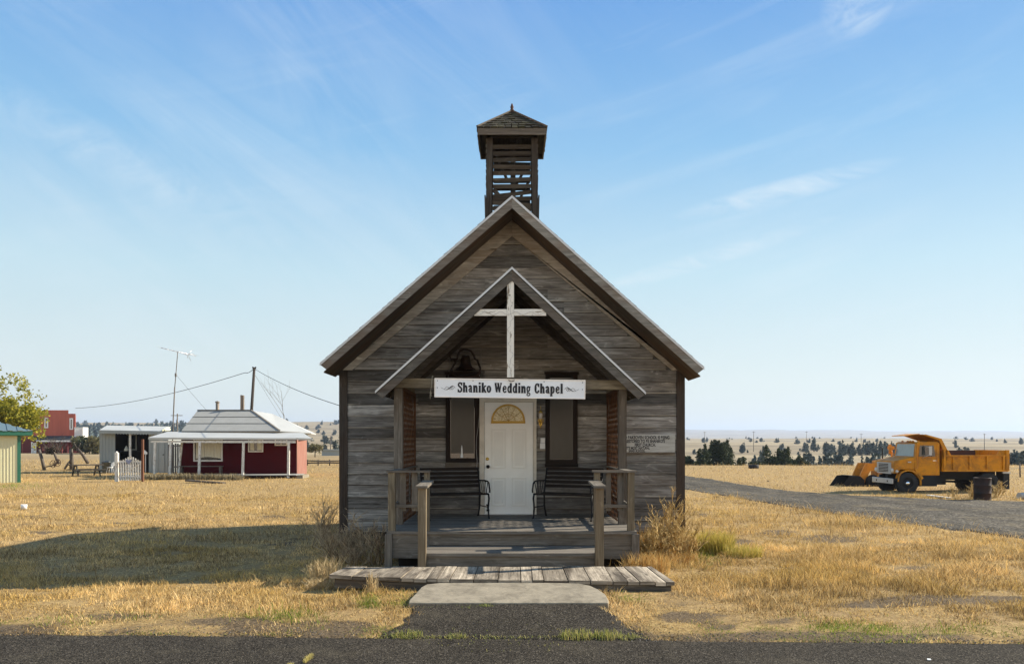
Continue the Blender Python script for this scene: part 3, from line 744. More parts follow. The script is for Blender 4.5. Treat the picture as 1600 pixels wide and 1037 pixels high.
for s, sl, xe in ((-1, .905, 2.18), (1, .935, 2.13)):
    m.poly([(0, 12.672, 4.735), (s*xe, 12.672, 4.735-sl*xe), (s*xe, 12.672, 4.695-sl*xe), (0, 12.672, 4.695)], (0, .014, 0), r=.5)
m.build('drip_edge', M['drip'], PR)
m = MB()
for s, sl, xe in ((-1, .905, 2.08), (1, .935, 2.03)):
    for y in (12.78, 13.05, 13.6, 14.15, 14.7):
        m.poly([(0, y, 4.68), (s*xe, y, 4.68-sl*xe), (s*xe, y, 4.58-sl*xe), (0, y, 4.56)], (0, .04, 0))
m.box(-.02, .02, 12.83, 14.8, 4.45, 4.6)
m.build('rafter', M['darkwood'], PR)
# lattice panels
for sx, xx in ((-1, -1.805), (1, 1.775)):
    m = MB(); ya_, yb_, zl, zh = 13.14, 14.82, .62, 2.82
    st = .125
    for dr in (-1, 1):
        k = -3.0
        while k < 3.2:
            # line z = zl + k + dr*(y-ya_)
            pts = []
            for yy in (ya_, yb_):
                zz = zl+k+dr*(yy-ya_)
                pts.append((yy, zz))
            (p, a), (q, b_) = pts
            def clip(y1, z1, y2, z2):
                for lim, sg in ((zl, 1), (zh, -1)):
                    if (z1-lim)*sg < 0 and (z2-lim)*sg < 0: return None
                    if (z1-lim)*sg < 0: t = (lim-z1)/(z2-z1); y1, z1 = y1+(y2-y1)*t, lim
                    if (z2-lim)*sg < 0: t = (lim-z2)/(z1-z2); y2, z2 = y2+(y1-y2)*t, lim
                return y1, z1, y2, z2
            c = clip(p, a, q, b_)
            if c and abs(c[0]-c[2]) > .05:
                m.beam((xx+dr*.005, c[0], c[1]), (xx+dr*.005, c[2], c[3]), .034, .009, (1, 0, 0))
            k += st*1.414
    m.beam((xx, ya_, zh), (xx, yb_, zh), .04, .05); m.beam((xx, ya_+.02, zl), (xx, ya_+.02, zh), .03, .04); m.beam((xx, yb_, zl), (xx, yb_, zh), .03, .04)
    m.build('lattice_panel', M['lattice'], CH)
# railings
for s in (-1, 1):
    R_ = MB()
    xo = s*1.86
    yR = 12.1
    px = (lambda a: X_(a, yR))
    if s < 0: o0, o1, i0, i1, c0, c1, bl = 607, 618, 663, 671.5, 605, 672.5, ((624, 634), (643, 652))
    else: o0, o1, i0, i1, c0, c1, bl = 980.5, 991, 928, 937, 925, 994, ((947, 955), (965, 975))
    R_.box(px(o0), px(o1), yR-.05, yR+.05, .601, 1.485, j=.003); R_.build('railing_post', M['post'], CH); R_ = MB(); R_.box(px(i0), px(i1), yR-.045, yR+.045, .601, 1.483, j=.003)
    RL = R_.build('railing_post', M['post'], CH)
    R_ = MB(); R_.box(px(c0), px(c1), yR-.075, yR+.06, 1.487, 1.517, j=.003); R_.build('handrail', M['rail'], RL); R_ = MB()
    xr = px(o0)+.055 if s < 0 else px(o1)-.055
    R_.hexa([Vector(p) for p in [(xr-.065, yR+.063, 1.482), (xr+.065, yR+.063, 1.482), (xr-.065, 14.84, 1.482), (xr+.065, 14.84, 1.482), (xr-.065, yR+.063, 1.512), (xr+.065, yR+.063, 1.512), (xr-.065, 14.84, 1.512), (xr+.065, 14.84, 1.512)]])
    R_.box(min(px(o0)+.1, px(i1)-.02, px(o0)), max(px(i0)+.02, px(o1)-.1), yR-.012, yR+.02, .955, 1.0) if False else None
    lo, hi = (px(o1), px(i0)) if s < 0 else (px(i1), px(o0))
    R_.build('handrail', M['rail'], RL); R_ = MB(); R_.box(lo, hi, yR-.02, yR+.02, .955, 1.0); R_.box(xr-.02, xr+.02, yR+.052, 14.84, .955, 1.0)
    R_.build('lower_rail', M['rail'], RL)
    for a, b_ in bl: R_ = MB(); R_.box(px(a), px(b_), yR+.022, yR+.04, .90, 1.485); R_.build('baluster', M['rail'], RL)
    for yy in (12.6, 13.1, 13.9, 14.4): R_ = MB(); R_.box(xr+.022, xr+.04, yy, yy+.09, .9, 1.48); R_.build('baluster', M['rail'], RL)
    R_ = MB(); a, b_ = ((653.5, 666), (930, 943))[s > 0]; yN = 11.2
    R_.box(X_(a, yN), X_(b_, yN), yN-.05, yN+.06, .205, 1.30, j=.003); NP = R_.build('newel_post', M['post'], CH)
    R_ = MB(); xm = (X_(a, yN)+X_(b_, yN))/2
    R_.hexa([Vector(p) for p in [(xm-.085, yN-.09, 1.303), (xm+.085, yN-.09, 1.303), (xm-.08, yR-.05, 1.335), (xm+.08, yR-.05, 1.335), (xm-.085, yN-.09, 1.336), (xm+.085, yN-.09, 1.336), (xm-.08, yR-.05, 1.37), (xm+.08, yR-.05, 1.37)]])
    R_.build('cap_rail', M['rail'], NP)

# ================================================================== SIGN, CROSS, ETC
YS = 12.86
sc_ = F/YS
SG = thing('chapel_sign', 'long white sign board with black chapel lettering hanging from the porch beam', 'sign', (0, YS, 2.9))
tilt = math.radians(.75)
sx0, sx1 = X_(679.5, YS), X_(914, YS); szt = Z_(592.5, YS); szb = Z_(621.5, YS)
def TS(x, y, d):   # x,y metres from sign centre
    cx, cz = (sx0+sx1)/2, (szt+szb)/2
    return Vector((cx+x*math.cos(tilt)+y*math.sin(tilt), YS-.02-d, cz-x*math.sin(tilt)+y*math.cos(tilt)))
sw, sh = (sx1-sx0)/2, (szt-szb)/2
def sbox(m, x0, x1, y0, y1, d0, d1):
    m.hexa([TS(a, b_, c) for b_ in (y0, y1) for c in (d1, d0) for a in (x0, x1)] if False else
           [TS((x0, x1)[k & 1], (y0, y1)[k >> 2], (d1, d0)[(k >> 1) & 1]) for k in range(8)], r=.5)
m = MB(); sbox(m, -sw, sw, -sh, sh, -.02, 0); m.build('board', M['signwhite'], SG)
m = MB(); t = .012
sbox(m, -sw-.004, sw+.004, sh-t, sh+.004, .0, .008); sbox(m, -sw-.004, sw+.004, -sh-.004, -sh+t, .0, .008)
sbox(m, -sw-.004, -sw+t, -sh+t, sh-t, .0, .008); sbox(m, sw-t, sw+.004, -sh+t, sh-t, .0, .008); m.build('edge_trim', M['nickel'], SG)
m = MB()
for q in ((-.98, .85), (.98, .85), (-.98, 0), (.98, 0), (-.5, .9), (.46, .9)):
    sbox(m, q[0]*sw*.985-.006, q[0]*sw*.985+.006, q[1]*sh*.88-.006, q[1]*sh*.88+.006, .0, .011)
m.build('screw', M['iron'], SG)
# slab-serif letters: strokes in em units, cap 1, x-height .72
def arc(cx, cy, rx, ry, a0, a1, n=10):
    return [(cx+rx*math.cos(math.radians(a0+(a1-a0)*k/n)), cy+ry*math.sin(math.radians(a0+(a1-a0)*k/n))) for k in range(n+1)]
W_ = .20; S_ = .11; xh = .72
def st(x, y0, y1, w=W_): return ([(x, y0), (x, y1)], w)
def sf(x0, x1, y): return ([(x0, y), (x1, y)], S_)
GL = {
 'S': (.78, [([(.63, .74)]+[(.58, .88), (.42, .95), (.24, .92), (.15, .80), (.18, .66), (.36, .55), (.55, .46), (.64, .32), (.60, .14), (.42, .05), (.22, .08), (.13, .22)], .165), st(.67, .66, 1.0, .09), st(.10, 0, .33, .09)]),
 'h': (.80, [st(.20, 0, 1.0), sf(.02, .38, .055), sf(.02, .2, .945), ([(.27, .5), (.36, .62), (.48, .66), (.57, .58), (.59, .44), (.59, 0)], .17), sf(.46, .76, .055)]),
 'a': (.72, [([(.14, .52), (.2, .64), (.34, .67), (.46, .6), (.48, .45), (.48, .1)], .165), ([(.5, .4), (.32, .4), (.18, .32), (.16, .18), (.26, .06), (.4, .08), (.5, .18)], .12), sf(.42, .68, .055)]),
 'n': (.80, [st(.20, 0, xh), sf(.02, .38, .055), sf(.02, .2, xh-.055), ([(.27, .5), (.36, .62), (.48, .66), (.57, .58), (.59, .44), (.59, 0)], .17), sf(.46, .76, .055)]),
 'i': (.44, [st(.22, 0, xh), sf(.04, .40, .055), sf(.04, .22, xh-.055), st(.21, .83, 1.02, .19)]),
 'k': (.80, [st(.20, 0, 1.0), sf(.02, .38, .055), sf(.02, .2, .945), ([(.26, .3), (.56, .66)], .12), ([(.36, .42), (.62, .06)], .17), sf(.46, .76, .66), sf(.48, .80, .055)]),
 'o': (.70, [(arc(.34, .36, .22, .30, 90, 450, 16), [.12+.06*abs(math.cos(2*math.pi*k/16+math.pi/2)) for k in range(17)])]),
 'W': (1.22, [([(.16, .95), (.38, .05)], .18), ([(.38, .05), (.60, .9)], .10), ([(.58, .9), (.82, .05)], .18), ([(.82, .05), (1.04, .95)], .10), sf(.02, .36, .945), sf(.44, .74, .945), sf(.88, 1.18, .945)]),
 'e': (.70, [([(.15, .38), (.54, .38), (.54, .52), (.46, .63), (.34, .67), (.2, .6), (.14, .42), (.14, .28), (.2, .12), (.35, .05), (.5, .1), (.58, .2)], .13), st(.16, .2, .54, .17)]),
 'd': (.80, [st(.56, 0, 1.0), sf(.42, .58, .945), sf(.56, .76, .055), (arc(.34, .36, .20, .30, 50, 310, 12), .14)]),
 'g': (.74, [(arc(.31, .42, .19, .24, 0, 360, 14), .13), ([(.44, .6), (.66, .66)], .1), ([(.2, .2), (.16, .1), (.3, .03), (.5, 0), (.58, -.1), (.5, -.22), (.3, -.26), (.12, -.2), (.12, -.08), (.24, -.0)], .1)]),
 'C': (.84, [([(.66, .70), (.6, .86), (.45, .94), (.28, .88), (.18, .7), (.16, .5), (.18, .28), (.28, .11), (.45, .05), (.62, .14), (.69, .3)], .16), st(.70, .62, 1.0, .09), st(.2, .3, .7, .19)]),
 'p': (.80, [st(.20, -.28, xh), sf(.02, .38, -.235), sf(.02, .2, xh-.055), (arc(.40, .36, .20, .30, 130, -130, 12), .14)]),
 'l': (.44, [st(.22, 0, 1.0), sf(.04, .40, .055), sf(.04, .22, .945)]),
 ' ': (.42, [])}
m = MB(); txt = 'Shaniko Wedding Chapel'
tw_ = sum(GL[c][0]+.045 for c in txt); xs_, xe_ = X_(715, YS)-(sx0+sx1)/2, X_(880, YS)-(sx0+sx1)/2
em = .160; kx = (xe_-xs_)/tw_; cur = xs_; dd = .003; b0 = -.070
for ch in txt:
    wd, sts = GL[ch]
    for pts, w in sts:
        m2 = [(cur+p[0]*kx, b0+p[1]*em) for p in pts]
        sc2 = (kx+em)/2
        m.stroke(m2, [q*sc2*1.30 for q in w] if hasattr(w, '__len__') else w*sc2*1.30, dd, TS); dd += .00006
    cur += (wd+.045)*kx
m.build('lettering', M['black'], SG)
m = MB(); dd = .003
for s, ox in ((-1, xs_-.115), (1, xe_+.10)):
    sp = [(ox+s*(-.04+ .001*k)*1+s*(.0)+(.036*(1-k/26))*math.cos(k*.5)*-s, (.036*(1-k/26))*math.sin(k*.5)-.004) for k in range(22)]
    m.stroke(sp, .0065, dd, TS); dd += .0001
    sw1 = [(ox+s*(-.045+.2*t), .040*math.cos(t*5.2)*(1-.55*t)-.004) for t in [k/14 for k in range(15)]]
    m.stroke(sw1, [.004+.010*math.sin(math.pi*min(1, k/9)) for k in range(15)], dd, TS); dd += .0001
    sw2 = [(ox+s*(.0+.10*t), -.035+.05*math.sin(t*3)) for t in [k/8 for k in range(9)]]
    m.stroke(sw2, .005, dd, TS); dd += .0001
m.build('scroll_ornament', M['black'], SG)
m = MB(); hx = (X_(799, YS)-(sx0+sx1)/2)
m.tube([TS(hx+.05*math.cos(a), sh+.0+.035*math.sin(a), .016) for a in [math.radians(200+20*k) for k in range(8)]], .006, 6); m.build('horseshoe_hook', M['rust'], SG)
# cross
CR = thing('wooden_cross', 'tall white cross with peeling paint mounted in the porch gable above the sign', 'cross', (0, 12.8, 3))
YC = 12.80; q = F/(YC-.06)
m = MB()
m.box(X_(792.3, YC), X_(803, YC), YC-.095, YC-.065, Z_(590, YC), Z_(434, YC), r=.4, j=.002); m.build('upright', M['whitewood'], CR)
m = MB(); m.box(X_(741.5, YC), X_(792, YC), YC-.092, YC-.064, Z_(494.5, YC), Z_(484.5, YC), r=.6, j=.002)
m.box(X_(803.3, YC), X_(853, YC), YC-.092, YC-.064, Z_(494.5, YC), Z_(484.2, YC), r=.2, j=.002); m.build('crossbar', M['whitewood'], CR)
m = MB()
pts = []
for k in range(40):
    zz = Z_(588, YC)+(Z_(438, YC)-Z_(588, YC))*k/39
    pts.append((X_(792, YC)+.055+.05*math.sin(k*.9)*(k % 5 > 2)+U(-.008, .008), YC-.099, zz))
m.tube(pts, .0016, 4)
m.tube([(X_(742+110*k/23, YC), YC-.10, Z_(491+2.5*math.sin(k*1.3), YC)) for k in range(24)], .002, 4)
m.build('light_string', M['cable'], CR)
# bell on wall
BL = thing('wall_bell', 'rusty black cast iron yard bell in a curved yoke high on the porch wall', 'bell', (X_(727, 14.6), 14.8, Z_(590, 14.6)))
YL = 14.70; bx = X_(727.5, YL)
def pb(px, py): return P(px, py, YL)
m = MB(); bz = Z_(576, YL); k_ = 1/ (F/YL)
m.lathe([(0, 21*k_), (6*k_, 20.5*k_), (7.5*k_, 15*k_), (8*k_, 8*k_), (10.5*k_, 3*k_), (15*k_, 0), (16*k_, -1.5*k_), (14*k_, -1.5*k_)], (bx, YL, bz), n=20); m.build('bell_body', M['belliron'], BL)
m = MB(); pts = [pb(*q) for q in ((709.5, 562), (712, 566), (708, 572), (705.5, 577), (706, 583), (712, 588), (727, 590), (743, 588), (750, 582), (750.5, 575), (748, 569), (746, 563), (742, 560.5), (740, 554), (736, 548), (730, 546), (724, 546), (719, 548), (715.5, 554), (714, 561))]
m.tube(pts+[pts[0]], .02, 6); m.tube([pb(714, 561), pb(704.5, 561), pb(703, 556), pb(702, 551)], [.022, .02, .012, .01], 6)
m.box(bx-.30, bx+.27, YL-.03, YL+.14, Z_(594, YL), Z_(588, YL)); m.build('yoke', M['belliron'], BL)
# sconce
SN = thing('wall_lamp', 'small ornate brass lantern wall lamp beside the chapel door', 'wall lamp', (X_(845, 14.8), 14.84, Z_(660, 14.8)))
YQ = 14.76; xq = X_(844.8, YQ)
m = MB(); m.lathe([(0, .13), (.008, .1), (.005, .05), (.02, .03), (.04, 0), (.034, -.015), (.0, -.015)], (xq, YQ, Z_(644, YQ)), n=10); m.lathe([(0, 0), (.035, -.01), (.02, -.04), (.012, -.06), (.016, -.12), (.008, -.17), (0, -.175)], (xq, YQ, Z_(655, YQ)), n=10)
m.tube([(xq, 14.87, Z_(656, YQ)), (xq, YQ+.03, Z_(660, YQ)), (xq, YQ, Z_(656, YQ))], .008, 6)
for s in (-1, 1): m.tube([(xq, YQ, Z_(658, YQ)), (xq+s*.03, YQ-.01, Z_(660, YQ)), (xq+s*.05, YQ-.01, Z_(657, YQ)), (xq+s*.045, YQ-.01, Z_(654.5, YQ))], .008, 6)
m.box(xq-.03, xq+.03, 14.85, 14.87, Z_(664, YQ), Z_(651, YQ)); m.build('bracket', M['brass'], SN)
m = MB(); m.lathe([(.034, 0), (.04, -.05), (.028, -.11)], (xq, YQ, Z_(645, YQ)), n=6); m.build('lantern_glass', M['lampglass'], SN)
m = MB(); xq = X_(848, YQ); m.box(xq-.05, xq+.045, 14.80, 14.87, Z_(701, 14.8), Z_(692, 14.8)); m.box(xq-.04, xq+.045, 14.81, 14.87, Z_(691.7, 14.8), Z_(684, 14.8))
o = m.build('junction_box', M['plastic'], label='small white plastic utility box on the wall between door and right window', cat='box', bevel=.004)
# hanging cord left of sign & wall cables
m = MB(); YK = 12.93
m.tube([P(675.3, 588, YK), P(674.5, 598, YK), P(673.5, 607, YK), P(673, 612, YK), P(672.3, 618, YK), P(672.2, 623, YK)], .005, 5); m.tube([P(671.5, 613, YK), P(674.5, 614, YK), P(672, 617, YK), P(675, 618, YK)], .008, 5)
m.tube([P(675.3, 588, YK), P(676, 586.5, YK), Vector((X_(677, YK), YK+.07, Z_(588, YK)))], .004, 5)
m.build('hanging_cord', M['cord'], label='short knotted pale cord dangling from the porch beam beside the sign', cat='cord')
m = MB()
m.tube([P(752, 622, 14.83), P(749.5, 645, 14.83), P(747.5, 665, 14.83), P(744.5, 685, 14.83), P(744, 700, 14.83), P(745.5, 720, 14.83), P(744.5, 734, 14.83)], .007, 5)
m.build('wall_cable', M['cable'], label='pale grey cable hanging down the wall between left window and door', cat='cable')
m = MB()
for pp in (((703.5, 546), (702.8, 570), (700, 590)), ((751.5, 546), (751.5, 572), (748, 590))):
    m.tube([P(a, b_, 14.83) for a, b_ in pp], .006, 5)
m.build('bell_cord', M['cable'], label='two thin pale cords hanging on either side of the wall bell', cat='cord')
# lettered notice
NB = thing('notice_board', 'weathered off-white painted notice board with small black lettering right of the porch', 'sign', (2.2, 14.86, 2))
m = MB(); nx0, nx1 = X_(977, YW-.05), X_(1054.5, YW-.05); nz0, nz1 = Z_(706, YW-.05), Z_(678, YW-.05)
m.box(nx0, nx1, YW-.062, YW-.034, nz0, nz1, r=.5); m.build('board', M['signold'], NB)
m = MB(); m.box(nx0, nx1, YW-.066, YW-.032, nz0-.03, nz0-.002); m.build('ledge', M['trim'], NB)
for ti, (s, cx, cy, sz, mt) in enumerate((('OLD BAKEOVEN SCHOOL IS BEING', 1008, 683.4, .068, 'black'), ('RESTORED TO BE SHANIKO\'S', 1008, 689.2, .066, 'black'), ('FIRST CHURCH.', 1008, 695, .066, 'black'), ('IT\'S MOST NATURAL', 997, 699.8, .056, 'fadedblack'), ('SAND SCHOOL', 995, 704, .052, 'fadedblack'))):
    cu = bpy.data.curves.new('lettering', 'FONT'); cu.body = s; cu.size = sz*1.28; cu.align_x = 'CENTER'; cu.align_y = 'CENTER'; cu.offset = .0030; cu.extrude = .0004
    cu.space_character = 1.0
    cu.materials.append(M[mt]); o = bpy.data.objects.new('lettering_curve', cu); COL.objects.link(o); bpy.context.view_layer.update()
    me = bpy.data.meshes.new_from_object(o.evaluated_get(bpy.context.evaluated_depsgraph_get())); bpy.data.objects.remove(o); me.name = 'lettering'
    o = bpy.data.objects.new('lettering', me); COL.objects.link(o); o.parent = NB
    o.location = (X_(cx, YW-.06)-2.2, YW-.0635-14.86, Z_(cy, YW-.06)-2.0); o.rotation_euler = (math.pi/2, 0, 0)
    o.scale = (.66, .95, 1)
# benches
def make_bench(label, loc, rz):
    B = thing('garden_bench', label, 'bench', (0, 0, 0), 0, 'benches on the porch')
    L2 = .54
    m = MB()
    for k in range(6): m.box(-L2, L2, -.22+k*.072, -.165+k*.072, .425-.012*math.sin(k/5*math.pi)*1.5, .448-.018*math.sin(k/5*math.pi), r=.2+.1*k)
    m.build('seat', M['frame'], B)
    m = MB()
    for k in range(5): 
        z0 = .53+k*.075; y0 = .235+.045*k*.5+.02
        m.box(-L2, L2, y0, y0+.02, z0, z0+.055, r=.3)
    m.build('backrest', M['frame'], B)
    for s in (-1, 1):
        m = MB(); x = s*L2
        m.tube([(x, -.27, 0), (x, -.245, .03), (x, -.21, .18), (x, -.25, .36), (x, -.22, .44)], [.02, .016, .016, .018, .016], 6)
        m.tube([(x, .33, 0), (x, .30, .03), (x, .23, .2), (x, .22, .42), (x, .26, .6), (x, .345, .88)], [.02, .016, .016, .018, .016, .014], 6)
        m.tube([(x, -.23, .43), (x, 0, .415), (x, .22, .43)], .015, 6)
        m.tube([(x, -.28, .46), (x, -.29, .50), (x, -.25, .62), (x, -.18, .655), (x, 0, .66), (x, .26, .65)], .015, 6)
        for q in (-.15, -.05, .05, .14): m.tube([(x, q*.7, .44), (x, q*1.3, .65)], .008, 5)
        m.tube([(x, -.215, .2), (x, .225, .2)], .01, 5)
        m.build('side_frame', M['iron'], B)
    B.location = loc; B.rotation_euler = (0, 0, rz); return B
make_bench('dark iron and wood bench on the porch left of the white door', (-1.0, 14.05, .6), math.radians(22))
make_bench('dark iron and wood bench on the porch right of the white door', (.97, 13.98, .6), math.radians(-26))
# boardwalk
FX = [514, 550, 589, 627, 667, 703, 740, 778, 814, 850, 888, 923, 958, 1000, 1024, 1055]
BX = [541, 574, 614, 648, 681, 714, 747, 781, 813, 846, 879, 911, 945, 975, 1002, 1019]
BW = thing('boardwalk', 'low boardwalk of bleached cracked planks in front of the porch steps', 'boardwalk', (0, 10.6, 0))
m = MB()
fy = lambda p: np.interp(p, [514, 590, 700, 800, 950, 1055], [897, 901, 904, 905.5, 907.5, 909])
for k in range(len(FX)-1):
    g = .006; Yf = 10.15+U(-.02, .02); Yk = 11.12+U(-.015, .015)
    sp = [(0, 1)] if random.random() < .5 else [(0, .47+U(-.1, .1))]
    if sp[0][1] < 1: sp.append((sp[0][1], 1))
    for a, b_ in sp:
        f0, f1 = FX[k]+(FX[k+1]-FX[k])*a, FX[k]+(FX[k+1]-FX[k])*b_
        k0, k1 = BX[k]+(BX[k+1]-BX[k])*a, BX[k]+(BX[k+1]-BX[k])*b_
        A = P(f0, fy(f0), 10.15); B = P(f1, fy(f1), 10.15); C_ = P(k0, 885, 11.1); D = P(k1, 885, 11.1)
        e = U(-.006, .006)
        if a > 0: g0 = .0025
        else: g0 = g
        tops = [Vector((A.x+g0, Yf, A.z+e)), Vector((B.x-g, Yf, B.z+e+U(-.004, .004))), Vector((C_.x+g0, Yk, C_.z+e)), Vector((D.x-g, Yk, D.z+e))]
        m.hexa([t-Vector((0, 0, .045)) for t in tops]+tops)
m.build('planks', M['walk'], BW)
m = MB()
A = P(517, fy(517), 10.15); B = P(1052, fy(1052), 10.15)
for yy in (10.21, 10.62, 11.02):
    m.beam((A.x+.04, yy, A.z-.115), (B.x-.02, yy, B.z-.11), .06, .12, (0, 0, 1))
m.build('joist', M['darkwood'], BW)
# concrete slab
def padz(y): return .10+(y-9.17)*.065
m = MB(); pts = []
out = [(-1.19, 9.17), (1.11, 9.17), (1.13, 9.3), (1.12, 9.55), (1.06, 9.8), (.98, 9.98), (.85, 10.1), (.5, 10.13), (-.9, 10.13), (-1.08, 10.05), (-1.13, 9.9), (-1.16, 9.6), (-1.20, 9.3)]
m.poly([(x, y, padz(y)) for x, y in out], (0, 0, -.14), r=.5)
m.build('concrete_slab', M['concrete'], label='pale worn concrete slab between the asphalt and the boardwalk', cat='slab', bevel=.012)
# ================================================================== GROUND
ys = np.concatenate([np.linspace(-25, 6, 14), np.arange(6.4, 24, .16), np.geomspace(24.2, 110, 130), np.geomspace(112, 1500, 110), np.geomspace(1540, 9500, 60)])
tt = np.linspace(-1, 1, 301); tt = np.sign(tt)*np.abs(tt)**1.25
YY, TT = np.meshgrid(ys, tt, indexing='ij')
XX = TT*(16+1.25*np.maximum(YY, 0))
ZZ = H(XX, YY)
low = (YY < road_edge(XX)-.02) | apron_in(XX, YY, -.06) | ((np.abs(XX) < 1.15) & (YY > 9.1) & (YY < 10.1))
ZZ = ZZ-np.where(low, .07, 0)+np.where((YY > 8.3) & (YY < 60) & ~low, .02*(vn(XX*5, YY*5, 31)-.5), 0)
nr, nc = YY.shape
V = np.stack([XX, YY, ZZ], -1).reshape(-1, 3)
ii = np.arange(nr*nc).reshape(nr, nc)
q = np.stack([ii[:-1, :-1], ii[:-1, 1:], ii[1:, 1:], ii[1:, :-1]], -1).reshape(-1)
me = bpy.data.meshes.new('ground'); me.from_pydata([], [], [])
GR = npmesh('ground', V, q, 4, M['ground'], kind='structure', label='dry golden grass field rolling away to distant hills')
def dirtf(X, Y):
    e = road_edge(X)
    d = .62*np.exp(-((Y-e-.12)/.28)**2)*(fbm(X*1.6, Y*4, 41)*1.8-.15)
    px = 800+F*X/np.maximum(Y, 1); py = Y0+F*ZC/np.maximum(Y, 1)
    def spot(cx, cy, rx, ry, a): return a*np.exp(-((px-cx)/rx)**2-((py-cy)/ry)**2)
    d = d+spot(1500, 942, 130, 6, 1.15)+spot(1360, 950, 90, 5, .9)+spot(530, 976, 60, 6, .8)+spot(200, 967, 90, 6, .6)+spot(370, 974, 60, 6, .7)
    d = d+spot(1060, 968, 50, 6, .7)+spot(1215, 974, 50, 5, .7)+spot(985, 985, 20, 12, .6)
    d = d+spot(1300, 835, 50, 8, .9)+spot(1155, 840, 22, 5, .9)+spot(1215, 826, 22, 4, .9)+spot(1100, 795, 9, 3, .9)+spot(1450, 888, 60, 8, .5)
    d = d+spot(136, 810, 10, 2, .8)+spot(185, 808, 14, 1.5, .8)+spot(225, 758, 30, 2, .4)+spot(1340, 770, 90, 5, .4)+spot(1480, 783, 110, 6, .55)
    d = d+.45*sstep(.60, .78, fbm(X*.9, Y*.9, 77))*(Y < 24)
    g = np.abs(Y-e) < 99
    d = d*(.45+1.1*fbm(X*2.2, Y*3.5, 45))
    return np.clip(d, 0, 1)
a = GR.data.attributes.new('dirt', 'FLOAT', 'POINT'); a.data.foreach_set('value', dirtf(XX, YY).ravel().astype(np.float32))
GR.data.polygons.foreach_set('use_smooth', np.ones(len(GR.data.polygons), bool))
# asphalt road
xs = np.linspace(-40, 40, 1601); e = road_edge(xs); rows = [1, .985, .9, .6, .0, -1.5]
V = []
for r in rows: V.append(np.stack([xs, e*r if r >= 0 else e*0-14, np.full_like(xs, .0)-(.0 if r != 1 else .012)], -1))
V = np.array(V).reshape(-1, 3); ii = np.arange(len(V)).reshape(len(rows), -1)
q = np.stack([ii[1:, :-1], ii[1:, 1:], ii[:-1, 1:], ii[:-1, :-1]], -1).reshape(-1)
npmesh('road', V, q, 4, M['asphalt'], kind='structure', label='dark grey asphalt road across the bottom of the picture')
yy = np.linspace(7.75, 9.3, 60); V = []
for y in yy:
    row = []
    xg = np.linspace(-2.2, 2.2, 1400); ok = xg[apron_in(xg, np.full_like(xg, y))] if y < 9.29 else xg[apron_in(xg, np.full_like(xg, 9.28))]
    l, r = ok.min(), ok.max()
    for k in range(41):
        x = l+(r-l)*k/40; row.append((x, y, (-.02 if y < road_edge(x)+.0 else .001)+.085*max(0, (y-8.0)/1.2)-(.012 if k in (0, 40) else 0)))
    V.append(row)
V = np.array(V); ii = np.arange(60*41).reshape(60, 41)
q = np.stack([ii[:-1, :-1], ii[:-1, 1:], ii[1:, 1:], ii[1:, :-1]], -1).reshape(-1)
npmesh('path', V.reshape(-1, 3), q, 4, M['asphalt'], kind='structure', label='asphalt apron between the road and the concrete slab')
# gravel track
n1, n2 = 320, 60; g1 = _pl(GNEAR, np.linspace(0, 1, n1)); g2 = _pl(GFAR, np.linspace(0, 1, n1)); V = np.zeros((n1, n2, 3))
for k in range(n2):
    f = k/(n2-1); pts = g1*(1-f)+g2*f
    jit = (fbm(pts[:, 0]*1.2, pts[:, 1]*1.2, 55)-.5)*.5*(1 if k in (0, n2-1) else 0)
    V[:, k, 0] = pts[:, 0]+jit; V[:, k, 1] = pts[:, 1]
V[..., 2] = H(V[..., 0], V[..., 1])+.035+.012*(fbm(V[..., 0]*2, V[..., 1]*2, 61)-.5)*2
V[:, 0, 2] -= .05; V[:, -1, 2] -= .05
ii = np.arange(n1*n2).reshape(n1, n2); q = np.stack([ii[:-1, :-1], ii[:-1, 1:], ii[1:, 1:], ii[1:, :-1]], -1).reshape(-1)
npmesh('gravel_road', V.reshape(-1, 3), q, 4, M['gravel'], kind='structure', label='grey gravel track curving behind the chapel on the right')
# ================================================================== GRASS (numpy blades)
def blocked(X, Y):
    b = (np.abs(X) < 3.2) & (Y > 14.9) & (Y < 20.6)
    b |= (np.abs(X) < 1.86) & (Y > 12.0) & (Y < 14.95)
    b |= (X > -2.42) & (X < 2.05) & (Y > 10.1) & (Y < 11.15)
    b |= (np.abs(X) < 1.3) & (Y > 11.1) & (Y < 12.1)
    b |= (X > -1.2) & (X < 1.13) & (Y > 9.1) & (Y < 10.2)
    q = RNG.random(X.shape)
    b |= (apron_in(X, Y, -.02) & (q > .035)) & ~(apron_in(X, Y, .0) & ~apron_in(X, Y, -.12) & (q < .35)) | ((Y < road_edge(X)-.10) & (q > .012)) | ((Y < road_edge(X)-.01) & (q > .3)) 
    b |= in_gravel(X, Y, .05) & (q > .35) | in_gravel(X, Y, .5) & (q > .08) | in_gravel(X, Y, 1.3)
    return b
